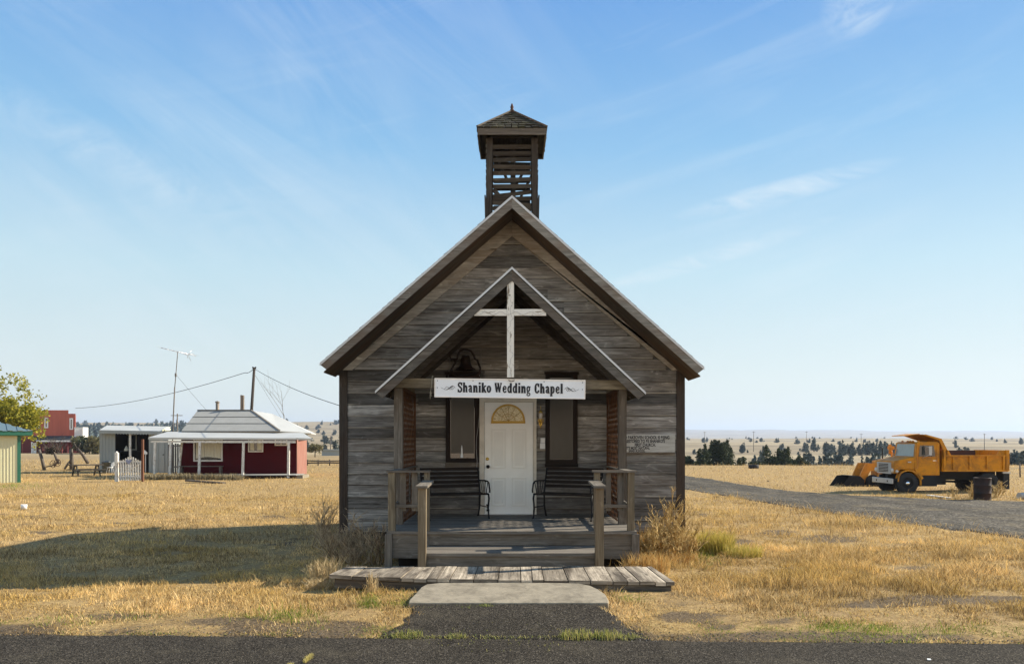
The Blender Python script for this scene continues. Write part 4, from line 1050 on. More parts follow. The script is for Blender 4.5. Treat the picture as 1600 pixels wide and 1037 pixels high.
def blades(n, ymin, ymax, seed, hs=1.0):
    r = np.random.default_rng(seed)
    Y = ymin*(ymax/ymin)**r.random(n); X = (r.random(n)*2-1)*(.78*Y+1.5)
    d = dirtf(X, Y); cl = fbm(X*1.7, Y*1.7, 91, 4); cl2 = fbm(X*.5, Y*.5, 93, 3)
    keep = (~blocked(X, Y)) & (r.random(n) > d*.93) & (r.random(n) < .35+1.3*np.clip(cl*1.6-.35, 0, 1))
    X, Y, cl, cl2, d = X[keep], Y[keep], cl[keep], cl2[keep], d[keep]; n = len(X)
    Z = H(X, Y)-.012
    sc = np.clip(Y/14, .8, 5)**.55
    h = (.03+.075*r.random(n)**2)*(.25+1.9*np.clip(cl*1.5-.25, 0, 1))*hs*np.clip(Y/14, 1, 3)**.35
    tall = r.random(n) < .025; h = np.where(tall, h*2.0, h)
    e = Y-road_edge(X); h = h*np.interp(e, [0, 1.2], [.6, 1]); h = np.where((e < -.03) | apron_in(X, Y, -.15), .006, h)
    # rank tall patches at right
    px = 800+F*X/Y; py = Y0+F*(ZC-Z)/Y
    def spot(cx, cy, rx, ry): return np.exp(-((px-cx)/rx)**2-((py-cy)/ry)**2)
    h = h*(1+1.0*spot(1540, 905, 120, 32)+.7*spot(1350, 870, 200, 40)+1.2*spot(1250, 925, 110, 20)+.8*spot(1000, 885, 70, 30)+.6*spot(1330, 806, 250, 20)+.6*spot(1400, 730, 120, 6))
    h = h*(1+.9*sstep(65, 90, Y))
    w = (.0018+.0026*r.random(n))*sc*1.1
    az = r.random(n)*2*np.pi; ln = h*(.25+.9*r.random(n)**1.2)
    flat = r.random(n) < .45; ln = np.where(flat, h*1.6, ln); h = np.where(flat, h*.25+.008, h)
    dx, dy = np.cos(az)*ln, np.sin(az)*ln
    pa = r.random(n)*2*np.pi; wx, wy = np.cos(pa)*w, np.sin(pa)*w
    b0 = np.stack([X-wx, Y-wy, Z], -1); b1 = np.stack([X+wx, Y+wy, Z], -1)
    m0 = np.stack([X+dx*.4-wx*.8, Y+dy*.4-wy*.8, Z+h*.65], -1); m1 = np.stack([X+dx*.4+wx*.8, Y+dy*.4+wy*.8, Z+h*.65], -1)
    tp = np.stack([X+dx, Y+dy, Z+h], -1)
    V = np.stack([b0, b1, m1, m0, tp], 1).reshape(-1, 3)
    base = np.arange(n)*5
    quads = np.stack([base, base+1, base+2, base+3], -1); tris = np.stack([base+3, base+2, base+4], -1)
    # colours
    straw = np.array([.66, .445, .16]); pale = np.array([.78, .60, .33]); ora = np.array([.48, .28, .075]); brn = np.array([.20, .13, .055]); grn = np.array([.13, .20, .035]); yel = np.array([.55, .42, .08])
    t = r.random((n, 1)); C = straw*(1-t**.7)+pale*t**.7
    t2 = np.clip(cl2*2.2-.75+.5*(r.random(n)-.5), 0, 1)[:, None]; C = C*(1-t2*.75)+(ora*.5+yel*.5)*t2*.75
    k = r.random(n) < .16+.34*np.clip(fbm(X*.8, Y*.8, 57)*2.4-.8, 0, 1); C[k] = brn*(.6+1.0*r.random((k.sum(), 1)))
    rt = np.clip(spot(1300, 880, 260, 60)*.8, 0, 1)*r.random(n); C = C*(1-rt[:, None]*.7)+(ora*.6+yel*.4)*rt[:, None]*.7
    g = 1.35*np.exp(-((e-.3)/.34)**2)*np.clip(fbm(X*1.1, Y*2.5, 97)*3.2-1.35+.5*sstep(1.2, 3, X), 0, 1)
    g = g+spot(1100, 860, 26, 16)*.9+spot(578, 945, 14, 8)*1.6+spot(20, 760, 40, 4)*1.5+spot(700, 932, 55, 3)*1.2+spot(990, 935, 22, 7)+spot(1330, 990, 260, 9)*.9+spot(640, 945, 30, 5)+spot(470, 965, 50, 10)*.55+spot(480, 745, 12, 2)*1.4
    gm = r.random(n) < np.clip(g, 0, .92); gc = grn*(1-t)+np.array([.30, .34, .05])*t; C[gm] = gc[gm]
    C = C*(.75+.5*r.random((n, 1)))*((.60+.62*fbm(X*.6+7, Y*1.0, 58, 5))*(.55+.9*fbm(X*5, Y*5, 59, 3)))[:, None]*np.array([1.03, .99, .93])
    C = np.repeat(np.concatenate([C, np.ones((n, 1))], 1), 5, axis=0)
    return V, quads, tris, C, n
def build_blades(name, parts, label):
    Vs, Ls, St, Cs = [], [], [], []; vo = lo = 0
    for V, qd, tr, C, n in parts:
        Vs.append(V); Cs.append(C)
        f = np.concatenate([qd, tr], 1)+vo   # 7 loops per blade
        Ls.append(f.reshape(-1)); s = (np.arange(n)*7)[:, None]+np.array([0, 4])+lo; St.append(s.reshape(-1)); vo += len(V); lo += n*7
    V = np.concatenate(Vs); Lp = np.concatenate(Ls); St = np.concatenate(St); C = np.concatenate(Cs)
    me = bpy.data.meshes.new(name); me.vertices.add(len(V)); me.vertices.foreach_set('co', V.astype(np.float32).ravel())
    me.loops.add(len(Lp)); me.loops.foreach_set('vertex_index', Lp.astype(np.int32))
    me.polygons.add(len(St)); me.polygons.foreach_set('loop_start', St.astype(np.int32)); me.update(calc_edges=True)
    a = me.attributes.new('Col', 'FLOAT_COLOR', 'POINT'); a.data.foreach_set('color', C.astype(np.float32).ravel())
    me.materials.append(M['grass']); o = bpy.data.objects.new(name, me); COL.objects.link(o)
    return tag(o, label, None, None, 'stuff')
build_blades('dry_grass', [blades(560000, 7.2, 15, 1, .60), blades(450000, 13, 34, 2, .76), blades(190000, 30, 100, 3, .95)], 'dry straw-coloured grass covering the field')
# green-yellow clump by right corner and grass fringe on slab edge
def clump(name, spec, label, cat, seed=0, col=((.30, .27, .04), (.68, .52, .15))):
    r = np.random.default_rng(seed); A = []
    for (cx, cy, rad, n, hh, ln, w) in spec:
        a = r.random(n)*6.283; q = rad*np.sqrt(r.random(n)); X = cx+np.cos(a)*q; Y = cy+np.sin(a)*q*.7; Z = H(X, Y)-.01
        if name == 'fringe': Z = Z+.0
        h = hh*(.45+.65*r.random(n)); az = r.random(n)*6.283; l = ln*r.random(n)
        dx, dy = np.cos(az)*l, np.sin(az)*l; pa = r.random(n)*3.14; wx, wy = np.cos(pa)*w, np.sin(pa)*w
        V = np.stack([np.stack([X-wx, Y-wy, Z], -1), np.stack([X+wx, Y+wy, Z], -1), np.stack([X+dx*.4+wx, Y+dy*.4+wy, Z+h*.65], -1), np.stack([X+dx*.4-wx, Y+dy*.4-wy, Z+h*.65], -1), np.stack([X+dx, Y+dy, Z+h], -1)], 1).reshape(-1, 3)
        b = np.arange(n)*5; t = r.random((n, 1)); C = np.array(col[0])*(1-t)+np.array(col[1])*t; C = np.repeat(np.concatenate([C, np.ones((n, 1))], 1), 5, axis=0)
        A.append((V, np.stack([b, b+1, b+2, b+3], -1), np.stack([b+3, b+2, b+4], -1), C, n))
    o = build_blades(name, A, label); return o
clump('green_tuft', [(3.55, 14.3, .42, 1500, .42, .25, .004), (4.0, 13.7, .3, 400, .24, .15, .004)], 'bright yellow-green tuft of grass at the right front corner of the chapel', 'grass tuft', 5)
clump('weed_clump', [(2.75, 14.2, .55, 1500, .42, .18, .004), (2.0, 11.9, .35, 500, .32, .2, .004), (2.5, 13.2, .6, 900, .2, .2, .004)], 'orange dry weeds growing beside the right end of the porch', 'weeds', 6, ((.35, .17, .04), (.6, .42, .16)))
clump('weed_clump', [(-2.55, 10.9, .22, 240, .38, .3, .004), (-2.45, 10.5, .28, 220, .16, .3, .004), (-1.75, 10.0, .07, 50, .28, .1, .004)], 'long dry grass stalks sprawling at the left end of the boardwalk', 'weeds', 8, ((.35, .24, .1), (.68, .53, .30)))
clump('weed_clump', [(-22.4+k*.62, 48.6, .45, 150, .42, .3, .018) for k in range(10)], 'grey dry weeds along the front edge of the red house deck', 'weeds', 9, ((.16, .13, .07), (.4, .33, .2)))
clump('weed_clump', [(-1.3+.09*k, 7.955, .07, 14, .03, .06, .003) for k in range(30)]+[(-1.05, 8.0, .16, 150, .07, .05, .003), (-.55, 7.98, .1, 60, .05, .05, .003), (.65, 7.96, .18, 210, .09, .05, .003), (.95, 7.95, .14, 160, .09, .04, .003), (1.15, 7.93, .12, 80, .06, .04, .003), (0, 7.97, .9, 200, .03, .04, .003)], 'row of small green weeds along the crack between apron and road', 'weeds', 10, ((.12, .17, .03), (.5, .42, .15)))
clump('weed_clump', [(-.95, 9.12, .16, 160, .05, .05, .003), (-.5, 9.12, .18, 200, .055, .05, .003), (-.3, 9.12, .1, 120, .07, .05, .003)], 'thin strip of green grass on the left front edge of the slab', 'weeds', 12, ((.12, .2, .03), (.4, .4, .1)))
clump('weed_clump', [(-1.83, 7.05+.012*k, .02, 12, .04, .04, .0025) for k in range(20)]+[(-1.95+.01*k, 7.0-.02*k, .02, 12, .03, .04, .0025) for k in range(8)], 'yellow grass growing in a crack of the road', 'weeds', 14, ((.4, .33, .08), (.62, .52, .22)))
# ================================================================== TWIG BUSHES
def twigs(name, segs_root, mat, label, cat, seed, sub=None, parent=None):
    rr = random.Random(seed); m = MB()
    def grow(p, d, L, r0, lev, r):
        n = 3; pts = [p]; q = Vector(p); dd = Vector(d)
        for k in range(n):
            dd = (dd+Vector((rr.uniform(-.3, .3), rr.uniform(-.3, .3), rr.uniform(-.15, .25)))*(.8)).normalized(); q = q+dd*L/n; pts.append(q.copy())
        m.tube(pts, [r0, r0*.9, r0*.8, r0*.6], 3, r=r, caps=False)
        if lev > 0:
            for k in range(rr.choice([3, 3, 4])):
                f = rr.uniform(.25, 1); i = min(n-1, int(f*n)); b0 = pts[i].lerp(pts[i+1], f*n-i)
                nd = (dd+Vector((rr.uniform(-1, 1), rr.uniform(-1, 1), rr.uniform(-.4, .8)))*.85).normalized()
                grow(b0, nd, L*rr.uniform(.4, .65), r0*.72, lev-1, rr.random())
    for (x, y, n, L, spread, r0, lev, lean) in segs_root:
        z = h1(x, y)-.03
        for k in range(n):
            a = rr.uniform(0, 6.283); t = rr.uniform(.05, spread)
            grow(Vector((x+rr.uniform(-.12, .12), y+rr.uniform(-.1, .1), z)), Vector((math.cos(a)*t+lean, math.sin(a)*t, 1)).normalized(), L*rr.uniform(.6, 1.05), r0, lev, rr.random())
    return m.build(name, mat, parent, label=label, cat=cat)
twigs('dead_bush', [(-2.55, 13.1, 20, .58, 1.1, .009, 3, 0), (-2.2, 12.8, 15, .50, 1.0, .009, 3, .0), (-2.85, 12.9, 14, .46, 1.2, .009, 3, -.05), (-2.5, 12.5, 10, .34, 1.4, .008, 3, 0)], M['twig'], 'dead brown twiggy bush in the shade left of the porch', 'bush', 3)
twigs('dead_bush', [(-3.6, 15.3, 11, .82, .4, .007, 3, -.15)], M['twig'], 'tall sparse leafless bush beside the left corner of the chapel', 'bush', 4)
twigs('weed_bush', [(2.72, 13.7, 20, .70, .55, .010, 3, 0.03), (2.3, 13.3, 16, .5, .8, .010, 3, 0), (2.95, 13.4, 12, .46, .8, .009, 3, 0)], M['twigy'], 'golden dried weed bush in front of the right chapel wall', 'bush', 5)
twigs('weed_bush', [(18.2, 31.5, 9, .6, 1.1, .018, 2, 0), (19.3, 31.8, 9, .55, 1.1, .018, 2, 0), (17.5, 31.6, 5, .4, 1.1, .015, 2, 0)], M['twigy'], 'sprawling dry weed bush beside the rusty drum and dump truck', 'bush', 6)
twigs('weed_bush', [(21.6, 32.4, 7, .4, 1.2, .018, 2, 0), (22.8, 32.6, 7, .4, 1.2, .016, 2, 0)], M['twigy'], 'low dry weeds right of the rusty drum', 'bush', 16)
twigs('bare_bush', [(-85.5, 150, 14, 2.3, .9, .05, 2, 0), (-87.5, 150, 8, 1.6, .9, .05, 2, 0)], M['bark'], 'round bare brown bush before the red building porch', 'bush', 7)
# ================================================================== TREES
def cloud(name, pts, size, mat, parent=None, seed=0, flat=.0, aspect=.6):
    r = np.random.default_rng(seed); n = len(pts)
    a = r.normal(size=(n, 3)); a /= np.linalg.norm(a, axis=1)[:, None]
    b = r.normal(size=(n, 3)); b -= a*(a*b).sum(1)[:, None]; b /= np.linalg.norm(b, axis=1)[:, None]
    s = size*(.6+.8*r.random((n, 1)))
    a = a*s; b = b*s*aspect
    V = np.stack([pts-a, pts-b*.9, pts+a, pts+b], 1).reshape(-1, 3)
    return npmesh(name, V, np.arange(n*4), 4, mat, parent=parent, rnd=r.random(n))
def juniper_pts(h, rad, spires, dens, seed):
    r = np.random.default_rng(seed); out = []
    for k in range(spires):
        a = r.random()*6.283; d = rad*.62*np.sqrt(r.random())*(k > 0); hh = h*(1-.45*d/rad*r.random()-(.22*r.random() if k else 0)); rr_ = rad*((.42 if spires < 9 else .24) if spires > 1 else .9)
        lx, ly = (r.random()-.5)*.25*h*.5, (r.random()-.5)*.2
        n = dens
        z = r.random(n)**.8; ang = r.random(n)*6.283
        prof = np.where(z < .18, .6+z*2.2, (1-z)**.75*1.12)
        lump = .65+.7*vn(ang*1.6+k*7, z*h*2.2, seed+k)
        q = rr_*prof*lump*np.sqrt(.25+.75*r.random(n))
        cx = np.cos(a)*d*1.0+np.cos(a)*z*rad*.3*(k > 0)+lx*z; cy = np.sin(a)*d+ly*z
        out.append(np.stack([cx+np.cos(ang)*q, cy+np.sin(ang)*q, .06*h+z*hh*.95], -1))
    return np.concatenate(out)
def plume_pts(h, rad, limbs, dens, seed, thick=.3):
    r = np.random.default_rng(seed); out = []
    for k in range(limbs):
        a = r.random()*6.283; f = r.random()**.8; d = rad*f
        top = h*(1-.62*f**1.6)*(.82+.2*r.random()) if k else h
        b0 = np.array([0, 0, h*.03]); e = np.array([np.cos(a)*d, np.sin(a)*d, top]); bend = np.array([np.cos(a)*d*.35, np.sin(a)*d*.35, 0])
        t = .12+.88*r.random(dens)**.75; w = (thick*rad*(1.08-t)**.8)[:, None]
        p = b0+(e-b0)*t[:, None]+bend*np.sin(np.pi*t)[:, None]+r.normal(size=(dens, 3))*w*np.array([1, 1, .75])*(.55+.6*vn(t*9+k, t*0+k, seed))[:, None]
        out.append(p)
    p = np.concatenate(out); p[:, 2] = np.maximum(p[:, 2], .05); return p
def make_tree(name, pts, size, mat, label, loc, tr_h, tr_r, seed=0, group=None, limbs=()):
    T = thing(name, label, 'tree', (0, 0, 0), 0, group)
    o = cloud('crown', pts, size, mat, T, seed)
    m = MB(); m.tube([(0, 0, -.4), (.03, 0, tr_h*.4), (0, .02, tr_h)], [tr_r, tr_r*.75, tr_r*.35], 7)
    for p0, p1, r0 in limbs: m.tube([p0, (Vector(p0)+Vector(p1))*.5+Vector((0, 0, .1)), p1], [r0, r0*.7, r0*.3], 5)
    m.build('trunk', M['bark'], T, local=True)
    T.location = loc; return T
def ground_tree(px, Y): x = X_(px, Y); return (x, Y, h1(x, Y)-.05)
# near junipers on the right, crowns rise behind the crest
def tall(px, ytop, Y): 
    g = ground_tree(px, Y); return g, Z_(ytop, Y)-g[2]
g, hh = tall(1122, 687, 92)
j = plume_pts(hh, 4.6, 52, 640, 3, .11)
make_tree('juniper_tree', j, .11, M['juniper'], 'large ragged many-topped juniper nearest to the chapel on the right', g, hh*.7, .3, 3, 'junipers beyond the field')
g, hh = tall(1225, 695, 96)
make_tree('juniper_tree', plume_pts(hh, 2.9, 30, 600, 8, .17), .11, M['juniper'], 'broad dark juniper, second large one from the chapel beyond the field', g, hh*.7, .3, 4, 'junipers beyond the field')
VAR = []
for s_, (sp, rad) in enumerate(((1, 1.6), (2, 1.9), (3, 2.3), (1, 1.35), (2, 2.4))):
    VAR.append(plume_pts(5, rad*.95, 9+sp*3, 150 if sp == 1 else 120, 20+s_, .26))
roots = []
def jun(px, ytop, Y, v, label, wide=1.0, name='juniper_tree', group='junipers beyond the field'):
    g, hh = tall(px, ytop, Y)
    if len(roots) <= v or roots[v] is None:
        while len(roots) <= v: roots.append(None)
        T = make_tree(name, VAR[v], .22, M['juniperhazed'], label, g, 3.5, .2, 40+v, group); roots[v] = T; o = T
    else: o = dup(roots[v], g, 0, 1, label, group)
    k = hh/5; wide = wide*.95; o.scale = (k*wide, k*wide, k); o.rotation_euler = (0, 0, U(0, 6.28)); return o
rj = [(1168, 708, 125, 0, 'slim bluish juniper just right of the ragged large one'), (1180, 706, 135, 3, 'narrow pointed juniper in the gap between the two large junipers'), (1192, 705, 128, 1, 'rounded grey-green juniper leaning against the second large one'),
      (1210, 697, 150, 2, 'pale hazy juniper rising behind the second large juniper'), (1258, 706, 112, 1, 'small dark juniper right of the second large one'), (1265, 702, 165, 0, 'hazy pointed juniper behind a small dark one'), (1277, 702, 140, 3, 'tall narrow juniper standing alone left of a squat pair'),
      (1272, 683, 330, 1, 'isolated round juniper high on the far plain'), (1291, 705, 118, 4, 'squat dark juniper with rounded top in mid field'), (1309, 706, 122, 2, 'wide dark juniper left of the front loader view'), (1330, 705, 138, 0, 'pointed juniper above the loader bucket on its left'),
      (1340, 707, 112, 2, 'dark bushy juniper right above the loader bucket'), (1356, 712, 108, 1, 'low dark juniper just left of the loader arm'), (1365, 706, 125, 4, 'juniper directly above the loader arm'), (1378, 711, 118, 3, 'thin juniper behind the truck grille'),
      (1150, 715, 118, 4, 'low spreading juniper at the foot of the ragged large one'), (1092, 716, 120, 4, 'low grey-green juniper nearest the chapel wall'), (1080, 714, 135, 1, 'small blurred juniper against the chapel corner'),
      (1240, 711, 104, 1, 'low dark juniper attached to the right flank of the second large one'), (1583, 703, 130, 2, 'dark juniper behind the tail of the dump truck'), (1597, 702, 128, 1, 'dark juniper at the right edge of the picture'),
      (1500, 697, 200, 4, 'small juniper peeking above the truck bed'), (1512, 698, 210, 1, 'rounded juniper above the middle of the truck bed'), (1493, 690, 420, 2, 'hazy juniper on the far plain above the truck bed'), (1595, 683, 520, 2, 'lone dark tree on the far ridge at the right edge')]
for a in rj:
    if a[0] not in (1168, 1210, 1277, 1340, 1150, 1240): jun(*a)
k = 0
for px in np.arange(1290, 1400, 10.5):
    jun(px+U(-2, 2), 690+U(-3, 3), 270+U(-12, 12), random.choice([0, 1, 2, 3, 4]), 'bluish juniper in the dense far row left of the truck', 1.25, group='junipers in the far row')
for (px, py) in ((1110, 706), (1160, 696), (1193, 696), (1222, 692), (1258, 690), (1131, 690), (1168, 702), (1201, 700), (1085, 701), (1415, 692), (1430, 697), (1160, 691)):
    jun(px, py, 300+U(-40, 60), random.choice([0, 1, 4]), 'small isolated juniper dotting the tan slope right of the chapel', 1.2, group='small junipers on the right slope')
rs = random.Random(5)
for _ in range(46):
    Y = rs.uniform(500, 1350); px = rs.uniform(1072, 1640); x = X_(px, Y); g = (x, Y, h1(x, Y)-.1); kk = rs.uniform(.55, 1.1)
    o = dup(roots[rs.choice([0, 1, 4])], g, rs.uniform(0, 6), (kk*1.2, kk*1.2, kk*.8), 'tiny distant juniper dotting the tan plain right of the chapel', 'tiny junipers on the right plain')
for _ in range(85):
    Y = rs.uniform(330, 1480); px = rs.uniform(438, 640) if rs.random() < .75 else rs.uniform(120, 300); x = X_(px, Y); g = (x, Y, h1(x, Y)-.1); kk = rs.uniform(.6, 1.5)*(Y/1000)**.5
    o = dup(roots[rs.choice([0, 1, 2, 4])], g, rs.uniform(0, 6), (kk*1.3, kk*1.3, kk), 'small distant juniper dotting the tan hillside left of the chapel', 'small junipers on the left hillside')
# far forest band behind the sheds
r = np.random.default_rng(77); P_ = []
for _ in range(520):
    px = r.uniform(60, 330); Y = r.uniform(640, 980) if px < 250 else r.uniform(800, 1150); x = X_(px, Y)
    hh = r.uniform(6, 11); n = 60; z = r.random(n); a = r.random(n)*6.283; q = hh*.28*(1-z)*np.sqrt(r.random(n))+.2
    P_.append(np.stack([x+np.cos(a)*q, Y+np.sin(a)*q, h1(x, Y)+z*hh], -1))
o = cloud('far_forest', np.concatenate(P_), 1.3, M['juniperhazed'], None, 9); tag(o, 'dark blue-green band of distant forest on the left hillside', None, None, 'stuff')
# olive round tree right of the red house and bushes behind
def round_pts(rx, rz, zc, n, seed, blobs=26, br=.38):
    r = np.random.default_rng(seed); out = []
    for k in range(blobs):
        d = r.normal(size=3); d /= np.linalg.norm(d); c = d*np.array([rx, rx, rz])*(.35+.6*r.random()); c[2] += zc
        q = r.normal(size=(n, 3)); q /= np.linalg.norm(q, axis=1)[:, None]; out.append(c+q*(r.random((n, 1))**.4)*rx*br*(.6+.7*r.random()))
    return np.concatenate(out)
g = ground_tree(492, 118); make_tree('olive_tree', round_pts(1.1, .55, 1.35, 60, 3), .14, M['brush'], 'small round olive tree between the red house and the chapel', g, 1.2, .1, 5)
for px, Y, lb, v in ((524, 170, 'small dark tree close to the left wall of the chapel', 1), (479, 180, 'blurred dark shrub just right of the red house wall', 4), (508, 230, 'tiny tree right of the small round olive tree', 0)):
    x, y, z = ground_tree(px, Y); o = dup(roots[v], (x, y, z), 1, .55, lb, 'small trees left of the chapel')
for i, (px, Y, rx, lb) in enumerate(((128, 148, 1.9, 'pale dry bush behind the leaning posts'), (140, 146, 2.1, 'green bushy shrub left of the grey shed'), (150, 144, 1.8, 'dark shrub touching the left wall of the grey shed'))):
    make_tree('shrub', round_pts(rx, 1.5, 1.7, 60, 60+i), .24, M['brush'] if i != 1 else M['juniper'], lb, ground_tree(px, Y), 1.4, .12, 70+i, 'shrubs left of the grey shed')
# bare tree behind the house
m = MB(); rr = random.Random(2); g = ground_tree(444, 110)
def gb(p, d, L, r0, lev):
    q = p+d*L; m.tube([p, p.lerp(q, .5)+Vector((rr.uniform(-.1, .1), 0, 0)), q], [r0, r0*.8, r0*.6], 4)
    if lev:
        for _ in range(3): gb(p.lerp(q, rr.uniform(.5, 1)), (d+Vector((rr.uniform(-.9, .9), rr.uniform(-.5, .5), rr.uniform(-.1, .5)))).normalized(), L*.62, r0*.55, lev-1)
gb(Vector(g), Vector((0, 0, 1)), Z_(648, 110)-g[2], .05, 3)
m.build('bare_tree', M['greypole'], label='small leafless tree rising behind the right roof edge of the red house', cat='tree')
# big yellow-green tree at far left
TR = thing('poplar_tree', 'yellow-green autumn tree behind the cream metal shed at the left edge', 'tree', (X_(5, 58), 58, h1(X_(5, 58), 58)))
m = MB(); rr = random.Random(12); tips = []
base = Vector(TR.location)
def gt(p, d, L, r0, lev):
    q = p+d*L; mid = p.lerp(q, .5)+Vector((rr.uniform(-.12, .12), rr.uniform(-.1, .1), 0)); m.tube([p, mid, q], [r0, r0*.85, r0*.65], 5)
    if lev <= 2: tips.append((q, lev)); tips.append((mid, lev))
    if lev:
        for _ in range(3 if lev > 1 else 4): gt(p.lerp(q, rr.uniform(.55, 1)), (d+Vector((rr.uniform(-1, 1), rr.uniform(-.8, .8), rr.uniform(-.35, .45)))).normalized(), L*rr.uniform(.6, .8), r0*.6, lev-1)
gt(base, Vector((.12, 0, 1)), 2.6, .2, 5)
m.build('trunk', M['bark'], TR)
r = np.random.default_rng(4); out = []
for q, lev in tips:
    px = 800+F*q.x/q.y; py = Y0-F*(q.z-ZC)/q.y
    if px > 95 or py < 560: continue
    if r.random() < .05: continue
    n = 34; v = r.normal(size=(n, 3)); out.append(np.array(q)+v*.16-np.array([0, 0, .05]))
for _ in range(75):   # drooping lower skirt of leaves seen in front of the red building
    q = np.array(P(r.uniform(-10, 62)+r.normal()*9, r.uniform(640, 684), 57+r.uniform(-1, 1))); v = r.normal(size=(34, 3)); out.append(q+v*.2)
for _ in range(70):
    a = r.uniform(0, 1); q = np.array(P(-25+85*a+r.normal()*6, 577+50*a**2.5+r.uniform(0, 1)**1.3*75, 57+r.uniform(-1.5, 1.5))); v = r.normal(size=(24, 3)); out.append(q+v*.17)
oo = cloud('crown', np.concatenate(out)-np.array(base), .085, M['yellowleaf'], TR, 6, aspect=.75)
HAZE = 0.00014; DUST = 1.0; CLOUD = .42; CLOUDCOL = (5.0, 5.5, 5.8); SKYS = .085; SUNS = 5.0; EXPO = 0.98; GMIX = .9; BACK_FILL = (2.3, 1.72, 1.4)
GR_ = [tuple(x/6 for x in c) for c in ((4.95, 5.0, 4.5), (4.7, 5.15, 4.85), (3.4, 4.7, 5.2), (1.65, 3.35, 5.1), (.75, 2.15, 4.7), (.3, .8, 2.0))]
# ================================================================== RED HOUSE
def ribbed(m, x0, x1, y, z0, z1, pitch=.3, d=.02, fl=-1, r=None):
    """vertical-rib wall facing -Y"""
    n = max(1, int(round((x1-x0)/pitch))); p = (x1-x0)/n
    for k in range(n):
        a = x0+k*p
        m.box(a, a+p*.82, y, y+.06, z0, z1, r=r); m.box(a+p*.82, a+p, y-d, y+.06, z0, z1, r=r)
YH = 52.0
gh = h1(X_(380, YH), YH)
HS = thing('red_house', 'single-storey dark red house with grey hip roof and white-posted front porch', 'house', (X_(380, YH), YH, gh))
hx0, hx1 = X_(283, YH), X_(463, YH); zf = Z_(742, YH); ztop = Z_(681, YH); yh1 = YH+6.2
def skew(m, y0, k):
    for v in m.v: v.x -= k*(v.y-y0)
m = MB(); m.box(hx0, hx1, YH, yh1, gh-.2, ztop+.02, r=.5); skew(m, YH, .155); m.build('wall', M['housered'], HS)
m = MB(); sx = X_(463, YH); 
m.poly([(sx+.01, YH+.02, gh-.2), (sx+.01, YH+.02, ztop), (sx-.94, yh1, ztop), (sx-.94, yh1, gh-.2)], (.03, .004, 0), r=.5)
m.build('side_wall', M['sunlitred'], HS)
# hip roof
e0 = P(284, 673.5, YH+.1); ye = YH-.1; yr = YH+3.0
zr = Z_(641, yr); rx0, rx1 = X_(309, yr), X_(393, yr); ex0, ex1 = X_(284, ye), X_(437, ye); ze = Z_(672.5, ye); yb = YH+6.4
m = MB()
A, B, C_, D = Vector((ex0, ye, ze)), Vector((ex1, ye, ze)), Vector((X_(487, ye+.5)-1.0, yb, ze-.1)), Vector((ex0-.6, yb, ze))
R0, R1 = Vector((rx0, yr, zr)), Vector((rx1, yr, zr)); BR = Vector((X_(486, YH+1.0), YH+1.0, Z_(676, YH+1)))
def slab(pts, t=.07):
    m.poly(pts, Vector((0, 0, -t)), r=.5)
slab([A, B, R1, R0]); 
m.build('front_roof', M['roofgrey'], HS)
m = MB(); slab([B+Vector((.01, 0, 0)), BR, R1+Vector((1.2, .8, -.20)), R1+Vector((.01, 0, 0))]); slab([D, A-Vector((.01, 0, 0)), R0-Vector((.01, 0, 0))]); slab([R0+Vector((0, .01, 0)), R1+Vector((0, .01, 0)), R1+Vector((1.2, .82, -.20)), Vector((BR.x-1.0, yb, BR.z)), D+Vector((0, .01, 0))])
slab([BR+Vector((0, .01, .0)), Vector((BR.x-1.0, yb-.02, BR.z)), R1+Vector((1.21, .81, -.20))])
m.build('side_roof', M['rooflight'], HS)
m = MB()
for f in (.33, .66):
    p, q = A.lerp(R0, f), B.lerp(R1, f); m.beam(p+Vector((0, 0, .02)), q+Vector((0, 0, .02)), .05, .02)
m.beam(R0+Vector((0, 0, .03)), R1+Vector((0, 0, .03)), .2, .05); m.beam(B+Vector((0, 0, .02)), R1+Vector((0, 0, .02)), .12, .04)
m.build('roof_seam', M['greypole'], HS)
# porch roof
yp = YH-1.9; m = MB()
pts = [P(232, 683, yp), P(487, 684.5, yp+.2), P(474, 676, YH+.05), P(262, 674, YH+.05)]
m.poly(pts, (0, 0, -.05), r=.5)
a, b_ = P(232, 684.6, yp), P(488, 686.2, yp+.2)
m.beam(a, P(462, 685.8, yp+.15), .05, .12); m.beam(P(462.2, 685.2, yp+.15), b_, .05, .12)
m.build('porch_roof', M['rooflight'], HS)
m = MB(); m.beam(P(236, 689.6, yp+.1), P(462, 690.2, yp+.2), .1, .13); m.build('porch_beam', M['whitewood2'], HS)
for px in (242, 311.8, 380, 450.5, 266):
    m = MB(); yq = yp+.1; pb_ = P(px-(1 if px != 450.5 else 0), 744, yq); pt_ = P(px+.6, 690.5, yq)
    m.beam(pb_+Vector((0, 0, -.1)), pt_, .14, .12, (0, 1, 0)); m.build('porch_post', M['whitewood2'], HS)
m = MB(); m.beam(P(279, 740, yp+.8), P(284.5, 690, yp+.8), .12, .1, (0, 1, 0)); m.build('porch_post', M['whitewood2'], HS)
m = MB(); zd = Z_(741.5, yp); m.box(X_(300, yp), X_(463, yp), yp, YH-.01, zd-.05, zd, r=.5)
m.box(X_(240, yp), X_(299.7, yp), yp+.1, YH-.01, zd-.12, zd-.05, r=.3); m.build('porch_deck', M['roofgrey'], HS)
m = MB(); m.box(X_(464, yp), X_(473, yp), yp, YH-.3, gh-.1, zd-.02); m.build('step', M['concrete'], HS)
